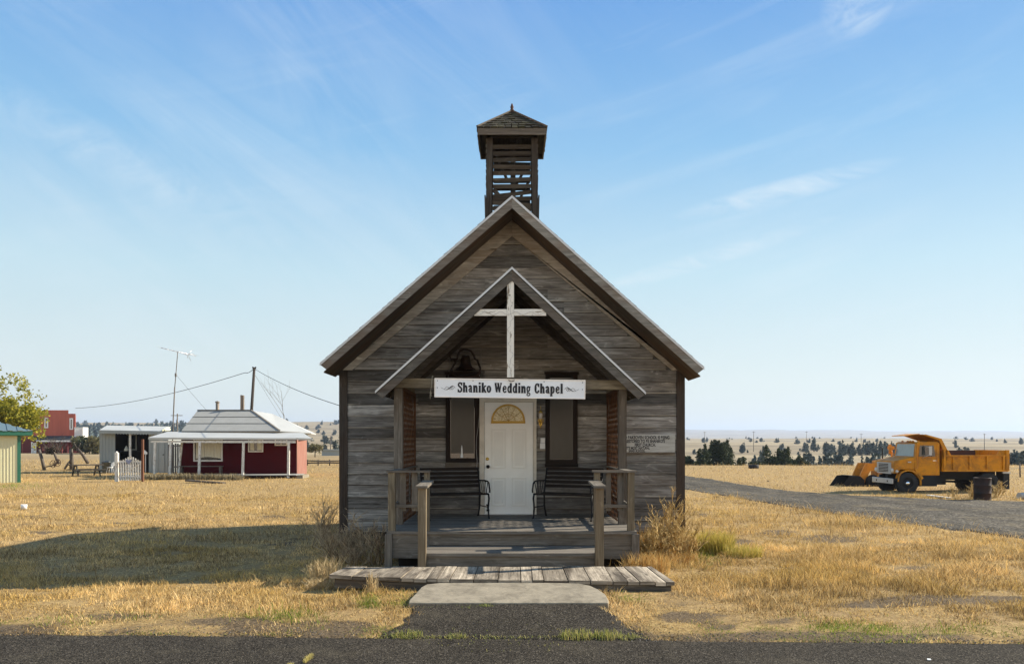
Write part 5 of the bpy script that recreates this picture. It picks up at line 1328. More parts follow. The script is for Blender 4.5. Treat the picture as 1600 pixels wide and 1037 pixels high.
def hwin(x0, x1, y0, y1, Y, mat, par, t=.09, mull=False, matf='whitepaint'):
    m = MB(); X0, X1, Z0, Z1 = X_(x0, Y), X_(x1, Y), Z_(y1, Y), Z_(y0, Y)
    m.box(X0, X0+t, Y-.05, Y+.01, Z0, Z1); m.box(X1-t, X1, Y-.05, Y+.01, Z0, Z1); m.box(X0+t, X1-t, Y-.048, Y+.01, Z1-t, Z1); m.box(X0+t, X1-t, Y-.048, Y+.01, Z0, Z0+t)
    if mull: m.box((X0+X1)/2-t*.3, (X0+X1)/2+t*.3, Y-.046, Y+.01, Z0+t, Z1-t)
    W = m.build('window', M[matf], par)
    m = MB(); m.box(X0+t, X1-t, Y-.02, Y-.005, Z0+t, Z1-t, r=.5); m.build('pane', M['glass'] if mat is None else mat, W)
    return W
W = hwin(302.5, 348, 683.5, 720.5, YH, M['glass'], HS)
m = MB(); yq = YH-.03
X0 = X_(306, yq); X1 = X_(345, yq); n = 26
for k in range(n):
    f = k/(n-1); sag = .10*math.sin(f*math.pi)
    xx = X0+(X1-X0)*k/n; xx2 = X0+(X1-X0)*(k+1)/n; dy = .012*math.sin(k*1.9)
    m.quad((xx, yq-dy, Z_(716-2.5*math.sin(f*math.pi), yq)), (xx2, yq-.012*math.sin((k+1)*1.9), Z_(716-2.5*math.sin((k+1)/n*math.pi), yq)), (xx2, yq-.012*math.sin((k+1)*1.9), Z_(686, yq)), (xx, yq-dy, Z_(686, yq)), r=.5)
m.build('curtain', M['curtain'], W)
W = hwin(388, 411.5, 684.5, 706, YH, M['glass'], HS, .07)
m = MB()
for a, b_ in ((391, 397), (402, 409)): m.box(X_(a, YH-.03), X_(b_, YH-.03), YH-.03, YH-.021, Z_(703, YH), Z_(687, YH))
m.build('curtain', M['curtain'], W)
hwin(429.5, 449, 685, 696, YH, None, HS, .07, True)
for i, (px0, px1, yt, ww) in enumerate(((336.6, 343, 626.5, 1), (376.5, 381.5, 617.5, 0))):
    yq = yr+.3; xc_ = X_((px0+px1)/2, yq); rw = (px1-px0)*yq/F/2*.85; m = MB()
    if i == 0:
        m.lathe([(rw, zr-.6), (rw, Z_(630, yq)), (0, Z_(630, yq))], (xc_, yq, 0), n=10); m.lathe([(rw*.5, Z_(630, yq)), (rw*1.3, Z_(629, yq)), (rw*1.3, Z_(627.3, yq)), (0, Z_(626, yq))], (xc_, yq, 0), n=10)
    else: m.box(xc_-rw, xc_+rw, yq-.1, yq+.1, zr-.6, Z_(yt, yq)); m.box(xc_-rw-.02, xc_+rw*.2, yq-.12, yq-.1, zr-.3, Z_(yt, yq)+.02)
    m.build('chimney', M['stove'], HS)
# bench on the house porch
BN = thing('plank_bench', 'rough brown wooden bench on the porch under the big curtained window', 'bench', (X_(314, YH-1), YH-1, zd))
m = MB(); yq = YH-1.0; m.box(X_(281, yq), X_(348, yq), yq-.18, yq+.18, Z_(727.5, yq)-.05, Z_(727.5, yq)); m.build('seat', M['log'], BN)
for px in (284, 345): 
    m = MB(); m.box(X_(px, yq)-.06, X_(px, yq)+.06, yq-.15, yq+.15, zd, Z_(727.5, yq)-.052); m.build('leg', M['log'], BN)
m = MB(); q = P(292, 751, 45); q2 = P(350, 756, 44.0); m.beam((q.x, q.y, h1(q.x, q.y)+.12), (q2.x, q2.y, h1(q2.x, q2.y)+.02), .3, .09)
m.build('plank', M['log'], label='long dark weathered plank lying in the grass before the red house', cat='plank')
# ================================================================== GREY SHED
YS2 = 60.0; gs = h1(X_(205, YS2), YS2)
SH = thing('grey_shed', 'open-fronted grey corrugated shed with scalloped awning edge', 'shed', (X_(205, YS2), YS2, gs))
zt_ = Z_(674, YS2); m = MB()
ribbed(m, X_(155.5, YS2), X_(180, YS2), YS2, gs-.1, zt_, .24, .03); m.build('corrugated_wall', M['greymetal'], SH); m = MB(); ribbed(m, X_(232.5, YS2), X_(262, YS2), YS2, gs-.1, zt_, .24, .03)
m.build('corrugated_wall', M['greymetal'], SH); m = MB(); m.box(X_(155.5, YS2), X_(155.5, YS2)+.06, YS2+.07, YS2+3.6, gs-.1, zt_); m.build('side_wall', M['greymetal'], SH); m = MB(); m.box(X_(262, YS2)-.06, X_(262, YS2), YS2+.07, YS2+3.6, gs-.1, zt_)
m.build('side_wall', M['greymetal'], SH)
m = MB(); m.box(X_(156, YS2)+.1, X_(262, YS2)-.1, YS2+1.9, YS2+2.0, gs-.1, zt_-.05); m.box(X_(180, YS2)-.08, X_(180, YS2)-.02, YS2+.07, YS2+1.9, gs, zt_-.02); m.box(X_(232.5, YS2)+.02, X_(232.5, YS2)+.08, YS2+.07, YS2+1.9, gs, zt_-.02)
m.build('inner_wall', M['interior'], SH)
m = MB(); yq = YS2-.5
m.poly([P(155, 671.5, yq), P(253, 673.3, yq), Vector((X_(267, YS2+3.7), YS2+3.7, Z_(666, YS2+3.7))), Vector((X_(167, YS2+3.7), YS2+3.7, Z_(664.3, YS2+3.7)))], (0, 0, -.05), r=.5)
m.build('roof', M['rooflight'], SH)
m = MB(); n = 22; A = P(155, 671.8, yq-.02); B = P(253, 673.6, yq-.02)
for k in range(n):
    p, q = A.lerp(B, k/n), A.lerp(B, (k+1)/n); mid = p.lerp(q, .5)
    m.poly([p, p-Vector((0, 0, .20)), mid-Vector((0, 0, .28)), q-Vector((0, 0, .20)), q], (0, .02, 0), r=.5)
m.build('scalloped_valance', M['greymetal'], SH)
m = MB(); m.poly([P(253.5, 673, yq), P(265.5, 672.5, YS2+1), P(266.5, 669.5, YS2+2), P(262, 666.3, YS2+2), P(254, 671, yq)], (0, .05, 0)); m.build('gable_end', M['cream'], SH)
m = MB(); m.box(X_(202, YS2-.3), X_(205, YS2-.3), YS2-.35, YS2-.25, gs, zt_+.0); m.build('awning_post', M['whitewood2'], SH)
hwin(188.5, 214, 678, 703, YS2+1.88, None, SH, .1, True, 'greymetal')
m = MB(); m.box(X_(249.5, YS2), X_(257.5, YS2), YS2-.06, YS2-.035, gs, Z_(683, YS2)); DD = m.build('door', M['greymetal'], SH)
m = MB(); m.lathe([(0, -.05), (.05, -.03), (.04, 0)], (X_(256, YS2), YS2-.06, Z_(710, YS2)), 'y', 8); m.build('handle', M['iron'], DD)
# partition fence between shed and house
FN = thing('plank_partition', 'upright grey weathered boards between the grey shed and the red house', 'fence', (X_(270, 55), 55, h1(X_(270, 55), 55)))
m = MB(); yq = 55.5; 
for k in range(6):
    a = 262+k*3.6; m.box(X_(a, yq), X_(a+2.7, yq), yq, yq+.04, h1(X_(a, yq), yq)-.1, Z_(693+U(-1, 1)+(0), yq))
m.build('board', M['greypole'], FN)
m = MB(); m.box(X_(262, yq), X_(284, yq), yq+.045, yq+.09, Z_(697, yq), Z_(695.5, yq)); m.box(X_(262, yq), X_(284, yq), yq+.045, yq+.09, Z_(730, yq), Z_(728, yq)); m.build('rail', M['greypole'], FN)
# bin, folding chair, cake-like pale object inside
yq = 58.6; g0 = h1(X_(167, yq), yq)
m = MB(); m.lathe([(.0, 0), (.24, 0), (.3, .8), (.33, .8), (.33, .86), (0, .92)], (X_(166, yq), yq, g0), n=14); m.build('rubbish_bin', M['bin'], label='grey plastic rubbish bin against the shed wall', cat='bin')
CHR = thing('white_chair', 'small white metal chair beside the grey bin at the shed', 'chair', (X_(172, 57.8), 57.8, h1(X_(172, 57.8), 57.8)))
cx_, cz_ = X_(172, 57.8), CHR.location.z
m = MB(); m.lathe([(0, 0), (.2, .0), (.22, .04), (0, .05)], (cx_, 57.8, cz_+.42), n=12); m.build('seat', M['whitepaint'], CHR)
m = MB(); m.poly([(cx_+.1, 57.95, cz_+.45), (cx_+.22, 57.95, cz_+.6), (cx_+.2, 57.95, cz_+.85), (cx_+.05, 57.95, cz_+.8), (cx_-.02, 57.95, cz_+.55)], (0, .03, 0)); m.build('backrest', M['whitepaint'], CHR)
for a, b_ in ((-.16, -.12), (.18, -.12), (-.14, .14), (.16, .14)):
    m = MB(); m.tube([(cx_+a*1.3, 57.8+b_*1.3, cz_), (cx_+a*.8, 57.8+b_*.8, cz_+.42)], .015, 5); m.build('leg', M['whitepaint'], CHR)
yq = 60.6; TB = thing('work_table', 'dark table standing in the open shed bay', 'table', (X_(207, yq), yq, gs))
m = MB(); zt2 = Z_(704.5, yq); m.box(X_(188, yq), X_(226, yq), yq-.3, yq+.4, zt2-.05, zt2); m.build('table_top', M['iron'], TB)
for px in (190, 224): 
    m = MB(); m.box(X_(px, yq)-.04, X_(px, yq)+.04, yq-.25, yq-.17, gs-.02, zt2-.05); m.build('leg', M['iron'], TB)
m = MB(); q = Vector((X_(197.5, yq), yq, zt2)); m.lathe([(0, 0), (.17, 0), (.16, .2), (.09, .22), (.09, .32), (.04, .34), (.04, .40), (0, .41)], q, n=10); m.build('water_jug', M['curtain'], label='pale jug standing on the dark table in the shed', cat='jug')
m = MB(); q = Vector((X_(227, 59.6), 59.6, Z_(707, 59.6))); m.poly([q+Vector((-.12, 0, -.1)), q+Vector((.13, 0, -.12)), q+Vector((.15, 0, .02)), q+Vector((-.06, 0, .22))], (0, .03, 0))
m.box(q.x-.02, q.x+.02, q.y+.032, q.y+.07, gs, q.z-.08)
m.build('white_board', M['whitepaint'], label='small tilted white board on a stake right of the shed table', cat='board')
# antenna
YA = 57.0; AT = thing('tv_antenna', 'tall thin mast with a spiky television aerial above the grey shed', 'antenna', (X_(268, YA), YA, h1(X_(268, YA), YA)))
m = MB(); m.tube([(X_(268, YA), YA, gs-.1), P(270.5, 660, YA), P(273, 605, YA)], .045, 6); m.tube([P(273, 606, YA), P(275, 583, YA), P(277.8, 549, YA)], .03, 6); m.box(P(274.6, 587, YA).x-.05, P(274.6, 587, YA).x+.05, YA-.05, YA+.05, Z_(588.5, YA), Z_(583, YA)); m.build('mast', M['greypole'], AT)
m = MB(); a, b_ = P(251.5, 543, YA-.8), P(306, 556, YA+.8); m.tube([a, b_], .022, 5)
for k in range(9):
    c = a.lerp(b_, k/9); L_ = .28+.05*k; dv = Vector((.35, 1, .03*(k % 3)))*L_; m.tube([c-dv, c+dv], .010, 4)
c = P(294, 553.5, YA)
for dx_, dy_ in ((7, -8), (12, 2.5), (4, 10), (-1.5, 6), (9, -1), (-7, -.3)):
    m.tube([c, P(294+dx_, 553.5+dy_, YA+.4)], .014, 4)
m.build('aerial', M['nickel'], AT)
def wire(name, pts, rad, label, sag=0):
    m = MB(); m.tube(pts, rad, 4); return m.build(name, M['iron'], label=label, cat='cable')
wire('guy_wire', [P(275, 585, YA), P(300, 615, YA), P(322, 640, YA-.5)], .008, 'faint guy wire running from the aerial mast to the house roof')
# black pole behind the house + wires
YP = 62.0; gp = h1(X_(394, YP), YP)
UP = thing('utility_pole', 'thin black leaning pole with wires rising behind the red house', 'pole', (X_(391, YP), YP, gp))
m = MB(); m.tube([(X_(390, YP), YP, gp-.2), P(393, 641, YP), P(397.3, 573.5, YP)], [.14, .12, .10], 7); m.build('shaft', M['pole'], UP)
m = MB(); m.beam(P(394.8, 575.5, YP), P(400, 575.5, YP), .06, .06)
for px in (395, 399.5): m.lathe([(.05, 0), (.05, .1), (0, .12)], P(px, 575, YP), n=6)
m.build('insulator', M['iron'], UP)
def sagw(p, q, s, n=14): return [p.lerp(q, k/n)-Vector((0, 0, s*4*(k/n)*(1-k/n))) for k in range(n+1)]
wire('power_line', sagw(P(395, 577, YP), P(382, 582, YP), .12, 5)[:-1]+sagw(P(383, 582, YP), P(118, 637.5, 95), .55), .022, 'sagging power wire running left from the black pole toward the red building')
wire('power_line', sagw(P(399, 577, YP), P(560, 642, 40), .25), .018, 'power wire running right from the black pole behind the chapel')
wire('guy_wire', [P(398, 585, YP), P(419, 620, YP+1), P(441, 655, YP+2)], .009, 'thin guy wire descending from the black pole behind the roof')
# distant poles
def pole(px, yt, Y, label, arm=1.0, rad=.12):
    g = ground_tree(px, Y); T = thing('power_pole', label, 'pole', g, 0, 'distant power poles'); zt2 = Z_(yt, Y)
    m = MB(); m.tube([(g[0], Y, g[2]-.2), (g[0]+.02, Y, zt2)], [rad, rad*.7], 6); m.build('shaft', M['greypole'], T)
    m = MB(); m.beam((g[0]-arm, Y-.06-rad, zt2-.35), (g[0]+arm, Y-.06-rad, zt2-.35), .1, .12)
    m.build('crossarm', M['greypole'], T)
pole(277, 646, 150, 'distant wooden pole with crossarm just right of the aerial mast', 1.1, .16)
pole(516.5, 681, 150, 'distant wooden pole with crossarm between the red house and the chapel', .55, .10)
pole(1101, 674, 330, 'faint distant pole nearest to the right wall of the chapel', .6, .10); pole(1177.5, 673.5, 330, 'faint distant pole above the gap between the two large junipers', .6, .12)
pole(1260, 673.5, 330, 'faint distant pole midway between the chapel and the truck', .5, .09); pole(1345.5, 677, 330, 'faint distant pole above the front loader', .6, .12); pole(1538, 677, 330, 'distant pole standing above the dump truck bed', .6, .16)
# ================================================================== PICKET GATE
YG = 46.0; gg = h1(X_(200, YG), YG)
GT = thing('picket_gate', 'white arched picket gate standing alone with one white post and one brown post', 'gate', (X_(202, YG), YG, gg))
m = MB(); 
tops = [719, 717.5, 715.5, 713.5, 712, 713.5, 715.5, 717.5, 719]
for k in range(9):
    a = 187.3+k*3.85; zz = Z_(tops[k], YG)
    x0, x1 = X_(a, YG), X_(a+2.2, YG)
    m.poly([(x0, YG, gg+.06), (x1, YG, gg+.06), (x1, YG, zz-.05), ((x0+x1)/2, YG, zz), (x0, YG, zz-.05)], (0, .025, 0))
m.build('pickets', M['whitewood2'], GT)
m = MB(); m.box(X_(186, YG), X_(221, YG), YG+.03, YG+.06, Z_(722.5, YG), Z_(719.5, YG)); m.box(X_(186, YG), X_(221, YG), YG+.03, YG+.06, Z_(746, YG), Z_(743, YG)); m.beam((X_(187, YG), YG+.075, Z_(743, YG)), (X_(220, YG), YG+.075, Z_(723, YG)), .02, .09, (0, 1, 0)); m.build('rail', M['whitewood2'], GT)
m = MB(); m.box(X_(180, YG), X_(184.8, YG), YG-.07, YG+.09, gg-.1, Z_(707, YG)); m.lathe([(.09, 0), (.06, .05), (0, .10)], (X_(182.4, YG), YG, Z_(707, YG)), n=4); m.build('post', M['whitewood2'], GT)
m = MB(); m.box(X_(221.4, YG), X_(224.4, YG), YG-.05, YG+.06, gg-.1, Z_(686, YG)); m.build('post', M['brownpost'], GT)
m = MB(); q = P(201, 721, YG-.03); hp = [(0, -.16), (.15, .0), (.17, .09), (.10, .14), (0, .08), (-.10, .14), (-.17, .09), (-.15, 0)]
m.poly([q+Vector((a, 0, b_)) for a, b_ in hp], (0, .02, 0), r=.5); m.build('heart_plaque', M['heart'], GT)
# ================================================================== PICNIC TABLE
YT = 54.0; gt_ = h1(X_(135, YT), YT); PT = thing('picnic_table', 'dark weathered wooden picnic table in the grass left of the shed', 'picnic table', (X_(135, YT), YT, gt_))
def lp(x, y, z): 
    c, s = math.cos(.78), math.sin(.78); return Vector((X_(135, YT)+x*c-y*s, YT+x*s+y*c, gt_+z))
def lbox(m, x0, x1, y0, y1, z0, z1): m.hexa([lp((x0, x1)[k & 1], (y0, y1)[(k >> 1) & 1], (z0, z1)[k >> 2]) for k in range(8)])
m = MB()
for k in range(5): lbox(m, -1.0, 1.0, -.40+k*.16, -.40+k*.16+.15, .72, .79)
m.build('table_top', M['darkwood'], PT)
for s in (-1, 1):
    m = MB(); lbox(m, -1.0, 1.0, s*.76-.14, s*.76+.14, .40, .47); m.build('bench_seat', M['darkwood'], PT)
    m = MB()
    for t in (-1, 1): m.beam(lp(s*.68, t*.66, 0), lp(s*.68, t*.2, .73), .07, .13, tuple(lp(0, 1, 0)-lp(0, 0, 0)))
    m.beam(lp(s*.68+.05, -.82, .38), lp(s*.68+.05, .82, .38), .05, .09); m.beam(lp(s*.68, -.34, .69), lp(s*.68, .34, .69), .05, .07); m.build('leg_frame', M['darkwood'], PT)
# ================================================================== LEANING POSTS / FARM RELICS
def logp(name, a, b_, w, label, cat='post', Y=66, Y2=None, w1=None):
    p, q = P(*a, Y), P(*b_, Y2 or Y); m = MB(); m.tube([p-Vector((0, 0, .12)), p.lerp(q, .5)+Vector((.02, 0, 0)), q], [w, w*.92, w*.8], 8)
    return m.build(name, M['log'], label=label, cat=cat, group='old leaning posts left of the picnic table')
logp('leaning_post', (69.5, 732), (61, 702), .14, 'dark leaning wooden post farthest left, nearest the cream shed')
m = MB(); yq = 66
m.tube([P(92, 724, yq), P(88, 716, yq), P(84, 706, yq), P(82, 702, yq)], [.11, .1, .09, .08], 7)
WH = thing('field_implement', 'small old wheeled farm implement with a leaning beam in the grass', 'farm implement', (X_(88, yq), yq, h1(X_(88, yq), yq)))
m.tube([P(72, 729, yq), P(84, 726.5, yq), P(92, 719, yq)], .05, 6); m.tube([P(92, 718, yq), P(85, 728, yq+.3)], .04, 6); m.build('frame', M['log'], WH)
for c in ((90, 722.5), (83, 724.5)):
    m = MB(); q = P(*c, yq-.1 if c[0] == 90 else yq+.7); rw = .30
    m.tube([q+Vector((rw*.6*math.cos(k*.4488), .15*math.cos(k*.4488), rw*math.sin(k*.4488))) for k in range(15)], .025, 5)
    for k in range(6): m.tube([q, q+Vector((rw*.6*math.cos(k*1.047), .15*math.cos(k*1.047), rw*math.sin(k*1.047)))], .015, 4)
    m.build('wheel', M['rust'], WH)
o = make_tree('shrub', round_pts(.42, .28, 0, 60, 88, 14), .07, M['bark'], 'dark tangled dead shrub caught on the leaning implement beam', tuple(P(80, 703, 66)), .01, .02, 88)
logp('upright_post', (112, 730), (111, 701), .17, 'upright dark log post with diagonal brace left of the picnic table')
logp('brace_post', (100.5, 730.5), (111, 718), .09, 'short diagonal brace log propped against the upright post', Y=65.6, Y2=66)
logp('leaning_post', (137.5, 721), (121.5, 701), .14, 'thick leaning log behind the picnic table')
m = MB(); m.tube([P(121.5, 701, 66), P(126, 692, 66)], .03, 5); m.tube([P(121, 701, 66), P(116, 692, 66)], .03, 5); m.build('forked_branch', M['log'], label='thin forked branch at the top of the thick leaning log', cat='branch')
# small white pot in the grass
q = P(37.5, 790, 25.6); gz = h1(q.x, q.y); m = MB(); m.lathe([(0, .0), (.085, .0), (.095, .15), (.085, .15), (.075, .02), (0, .02)], (q.x, q.y, gz+.02), n=14); m.build('white_bucket', M['whitepaint'], label='small white bucket lying alone in the grass at far left', cat='bucket')
# ================================================================== CREAM SHED, far left
YC2 = 45.0; gc = h1(X_(0, YC2), YC2); CS = thing('cream_shed', 'cream corrugated metal shed with green trim cut off by the left edge', 'shed', (X_(32, YC2), YC2, gc), .62)
xR = X_(31, YC2); xL = xR-9; zw = Z_(680.5, YC2); m = MB(); ribbed(m, xL, xR-.12, YC2, gc-.1, zw, .155, .022, r=.5); m.box(xR-.06, xR-.02, YC2+.07, YC2+6, gc-.1, zw, r=.5); m.build('wall', M['cream'], CS)
m = MB(); m.box(xR-.12, xR+.05, YC2-.04, YC2+.1, gc-.1, zw+.02, r=.5); m.build('corner_trim', M['green'], CS)
m = MB(); ze2 = Z_(673.5, YC2-.35); x1_ = X_(41.5, YC2-.35)
m.box(xL, x1_, YC2-.36, YC2-.32, Z_(679.5, YC2-.35), ze2, r=.5); m.box(x1_-.04, x1_, YC2-.319, YC2+6.3, Z_(679.5, YC2-.35), ze2, r=.5); m.box(xL, x1_-.05, YC2-.318, YC2, zw+.0, zw+.03, r=.5); m.build('fascia', M['green'], CS)
m = MB(); ap = Z_(654, YC2+3)
n = 40
for k in range(n):
    a, b_ = xL+(x1_-xL)*k/n, xL+(x1_-xL)*(k+1)/n
    f = lambda x: min(1, (x1_-x)/3.4)
    zz = lambda x: ze2+(ap+.35-ze2)*f(x); yy_ = lambda x: YC2-.38+3.4*f(x); hh_ = .03*(k % 2)
    m.poly([(a, YC2-.4, ze2+hh_), (b_, YC2-.4, ze2+hh_), (b_, yy_(b_), zz(b_)+hh_), (a, yy_(a), zz(a)+hh_)], (0, 0, .02), r=.5)
m.poly([(x1_, YC2-.4, ze2), (x1_, YC2+6.3, ze2), (x1_-3.4, YC2+3.0, ap+.35)], (0, 0, .02), r=.5)
m.build('roof', M['bluegrey'], CS)
# ================================================================== RED TWO-STOREY BUILDING
YR2 = 159.0; gr = h1(X_(80, YR2), YR2); RB = thing('red_building', 'two-storey red false-front building with dark porch roof and small white balcony', 'building', (X_(80, YR2), YR2, gr))
m = MB(); x0, x1 = X_(35, YR2), X_(118, YR2)
ribbed(m, x0, x1, YR2, Z_(682, YR2), Z_(646, YR2), .45, .05, r=.5); ribbed(m, X_(65, YR2), X_(107, YR2), YR2+.001, Z_(646, YR2)+.001, Z_(640.5, YR2), .45, .05, r=.5)
m.box(x0, x1, YR2+.1, YR2+9, gr, Z_(647, YR2), r=.5); skew(m, YR2, .54); m.build('wall', M['shedred'], RB)
m = MB(); m.box(x0-7, x0-.05, YR2+.5, YR2+9, gr-.3, Z_(643, YR2), r=.5); skew(m, YR2, .54); m.build('side_wing', M['darkred'], RB)
m = MB(); m.box(x0-7.1, X_(66, YR2), YR2+.4, YR2+9.2, Z_(643, YR2), Z_(641.6, YR2), r=.5); m.box(X_(66, YR2), x1+.2, YR2-.08, YR2+.25, Z_(646, YR2)+(Z_(640.5, YR2)-Z_(646, YR2)), Z_(640.0, YR2), r=.5) if False else None; m.build('wing_roof', M['darkred'], RB)
m = MB(); m.box(x0+.1, x1-.1, YR2-.02, YR2+.05, gr-.2, Z_(683, YR2), r=.5); m.build('lower_wall', M['darkred'], RB)
hwin(69.5, 75.5, 652, 668.5, YR2-.1, None, RB, .22); hwin(56.5, 62, 653, 669.5, YR2-.1, None, RB, .22); hwin(108.8, 114.3, 653, 671, YR2-.1, None, RB, .22)
m = MB(); m.poly([P(54, 688, YR2-2.2), P(131, 688, YR2-2.2), P(118.5, 680.5, YR2-.1), P(50, 680.5, YR2-.1)], (0, 0, -.15), r=.5); m.build('porch_roof', M['blackroof'], RB)
m = MB(); m.box(X_(58, 157), X_(132, 157), 156.7, 156.78, Z_(690, 157), Z_(687.6, 157), r=.5); m.build('porch_fascia', M['whitepaint'], RB)
for px in (50.5, 64, 77, 97, 106, 119.5, 128):
    m = MB(); m.box(X_(px, 157)-.11, X_(px, 157)+.11, 156.8, 157.0, gr-.3, Z_(690.1, 157)); m.build('porch_post', M['darkred'] if px not in (50.5,) else M['whitepaint'], RB)
m = MB(); 
m.box(X_(50.5, 157), X_(56, 157), 157.1, 157.2, gr-.2, Z_(691.5, 157)); m.build('white_panel', M['whitepaint'], RB)
m = MB(); 
for px in np.arange(118.5, 131.5, .95): m.box(X_(px, YR2), X_(px, YR2)+.075, YR2-.5, YR2-.42, Z_(680.5, YR2), Z_(668.5, YR2))
m.box(X_(118, YR2), X_(132, YR2), YR2-.52, YR2-.4, Z_(668.5, YR2), Z_(667.3, YR2)); m.box(X_(118, YR2), X_(132, YR2), YR2-.52, YR2+1.4, Z_(682.5, YR2), Z_(680.6, YR2)); m.box(X_(131.3, YR2), X_(132, YR2), YR2-.39, YR2+1.4, Z_(680.5, YR2), Z_(667.3, YR2)); m.build('balcony', M['whitepaint'], RB)
m = MB(); m.tube([P(119.5, 690, 157), P(127, 700, 157)], .07, 5); m.tube([P(127.5, 690, 157), P(119.5, 701, 157)], .07, 5); m.box(X_(119, 157), X_(128, 157), 157.05, 157.12, Z_(708, 157), Z_(702.5, 157)); m.build('cross_brace', M['darkred'], RB)
m = MB(); m.box(X_(66, 157.5), X_(98, 157.5), 157.5, 157.6, Z_(704, 157.5), Z_(698, 157.5)); m.build('porch_rail', M['shedred'], RB)
# rail fence right of the house, and track bank
FR = thing('rail_fence', 'low dark log rail fence behind the right side of the red house', 'fence', (X_(505, 75), 75, h1(X_(505, 75), 75)))
m = MB()
for k, px in enumerate((480, 497, 515, 532, 549)):
    m.tube([P(px, 727, 75), P(px+.2, 717.5, 75)], .06, 5)
m.build('post', M['log'], FR)
m = MB(); m.tube([P(478, 719.5, 75), P(505, 720, 75), P(560, 719, 75)], .06, 5); m.tube([P(478, 723, 75), P(505, 722.6, 75), P(560, 723, 75)], .07, 5); m.build('rail', M['log'], FR)
m = MB(); yq = 128; m.box(X_(500, yq), X_(540, yq), yq, yq+.3, Z_(703.5, yq), Z_(701.5, yq)); m.box(X_(502, yq), X_(531, yq), yq+.31, yq+2, Z_(707, yq)-.5, Z_(702, yq)); m.build('low_shed', M['greymetal'], label='long low grey shed roof far off between the house and the chapel', cat='shed')
# ================================================================== DUMP TRUCK  (near side at y=YK)
YK = 36.0; xk = X_(1418, YK); gk = Z_(771.5, YK)
TK = thing('dump_truck', 'old orange dump truck with raised cab shield parked in the dry field facing left', 'truck', (xk, YK, gk))
w = 1.98
def fx_(x): return x if x > -.3 else -.3+(x+.3)*.56
def tp(x, z, y=0): return Vector((xk+fx_(x), YK+y, gk+z))
def tpoly(m, pts, y0, y1, r=.5): m.poly([tp(x, z, y0) for x, z in pts], (0, y1-y0, 0), r=r)
def tbox(m, x0, x1, y0, y1, z0, z1, r=.5): m.box(xk+fx_(x0), xk+fx_(x1), YK+y0, YK+y1, gk+z0, gk+z1, r=r)
# cab body
m = MB()
tpoly(m, [(.36, .84), (1.46, .84), (1.46, 2.28), (1.36, 2.36), (.52, 2.36), (.42, 2.30), (.34, 1.70), (.30, 1.62)], .0, w)
m.build('cab', M['truck'], TK, bevel=.03)
m = MB()
tpoly(m, [(-.80, .92), (-.50, .92), (-.46, 1.0), (-.30, 1.10), (.22, 1.10), (.36, .84), (.36, 1.66), (.2, 1.66), (-.78, 1.50), (-.82, 1.35)], .02, w-.02)
HD = m.build('hood', M['truck'], TK, bevel=.04)
m = MB()
for y0, y1 in ((-.05, .26), (w-.26, w+.05)):
    n = 12; pts = []
    for k in range(n+1):
        a = math.radians(172-172*k/n*1.0+(-8)*k/n); pts.append((.02+.60*math.cos(a), .48+.62*math.sin(a)))
    inn = [(.02+(x-.02)*.9, .48+(z-.48)*.9) for x, z in pts]
    for k in range(n): 
        q = [pts[k], pts[k+1], inn[k+1], inn[k]]; tpoly(m, q, y0, y1)
    tpoly(m, [(.58, .62), (.70, .72), (.42, 1.15), (.30, 1.15)], y0, y0+.12)
    m.build('fender', M['truck'], TK); m = MB()
m = MB(); tpoly(m, [(-.86, .9), (-.80, .9), (-.80, 1.42), (-.86, 1.42)], .30, w-.30)
tbox(m, -.88, -.861, .42, w-.42, .95, 1.40); GRL = m.build('grille_surround', M['silver'], TK)
m = MB()
for k in range(6): tbox(m, -.90, -.882, .52, w-.52, .98+k*.068, .98+k*.068+.038)
m.build('grille', M['interior'], GRL)
for y in (.20, w-.20):
    m = MB(); m.lathe([(0, -.05), (.09, -.03), (.11, 0), (.11, .06)], tp(-.86, 1.05, y), 'x', 14); m.build('headlight', M['lampglass'], TK)
m = MB(); m.lathe([(0, -.03), (.06, -.02), (.07, .02)], tp(-.62, 1.02, -.02), 'y', 10); m.build('side_lamp', M['lampglass'], TK)
m = MB(); tbox(m, -1.02, -.92, -.02, w+.02, .46, .70); m.build('bumper', M['silver'], TK, bevel=.015)
m = MB()
for y in (.45, w-.45): tbox(m, -1.025, -1.018, y-.05, y+.05, .53, .61)
m.build('tow_hole', M['interior'], TK)
# glass
m = MB(); m.hexa([tp(.325, 1.70, .14), tp(.345, 1.70, .14), tp(.325, 1.70, w-.14), tp(.345, 1.70, w-.14), tp(.41, 2.26, .18), tp(.43, 2.26, .18), tp(.41, 2.26, w-.18), tp(.43, 2.26, w-.18)], r=.5); m.build('windscreen', M['truckglass'], TK)
m = MB(); tpoly(m, [(.50, 1.70), (1.25, 1.70), (1.18, 2.2), (.56, 2.2)], -.012, -.002); SW = m.build('side_window', M['glass'], TK)
m = MB(); tbox(m, .44, .46, -.018, -.001, .92, 2.3); tbox(m, 1.32, 1.335, -.018, -.001, .92, 2.3); tbox(m, .46, 1.32, -.016, -.001, .90, .912); tbox(m, .455, 1.325, -.016, -.001, 1.655, 1.67)
m.build('door_seam', M['loader'], TK)
m = MB(); tbox(m, 1.12, 1.28, -.045, -.002, 1.50, 1.525); m.build('door_handle', M['chrome'], TK)
m = MB(); tbox(m, .80, .93, -.34, -.30, 1.76, 2.16); m.tube([tp(.86, 2.10, -.3), tp(.72, 2.2, -.01)], .012, 5); m.tube([tp(.86, 1.8, -.3), tp(.66, 1.62, -.01)], .012, 5); m.build('mirror', M['silver'], TK)
m = MB(); tbox(m, .02, .16, -.012, .02, 1.42, 1.47); m.build('badge_plate', M['silver'], TK); 
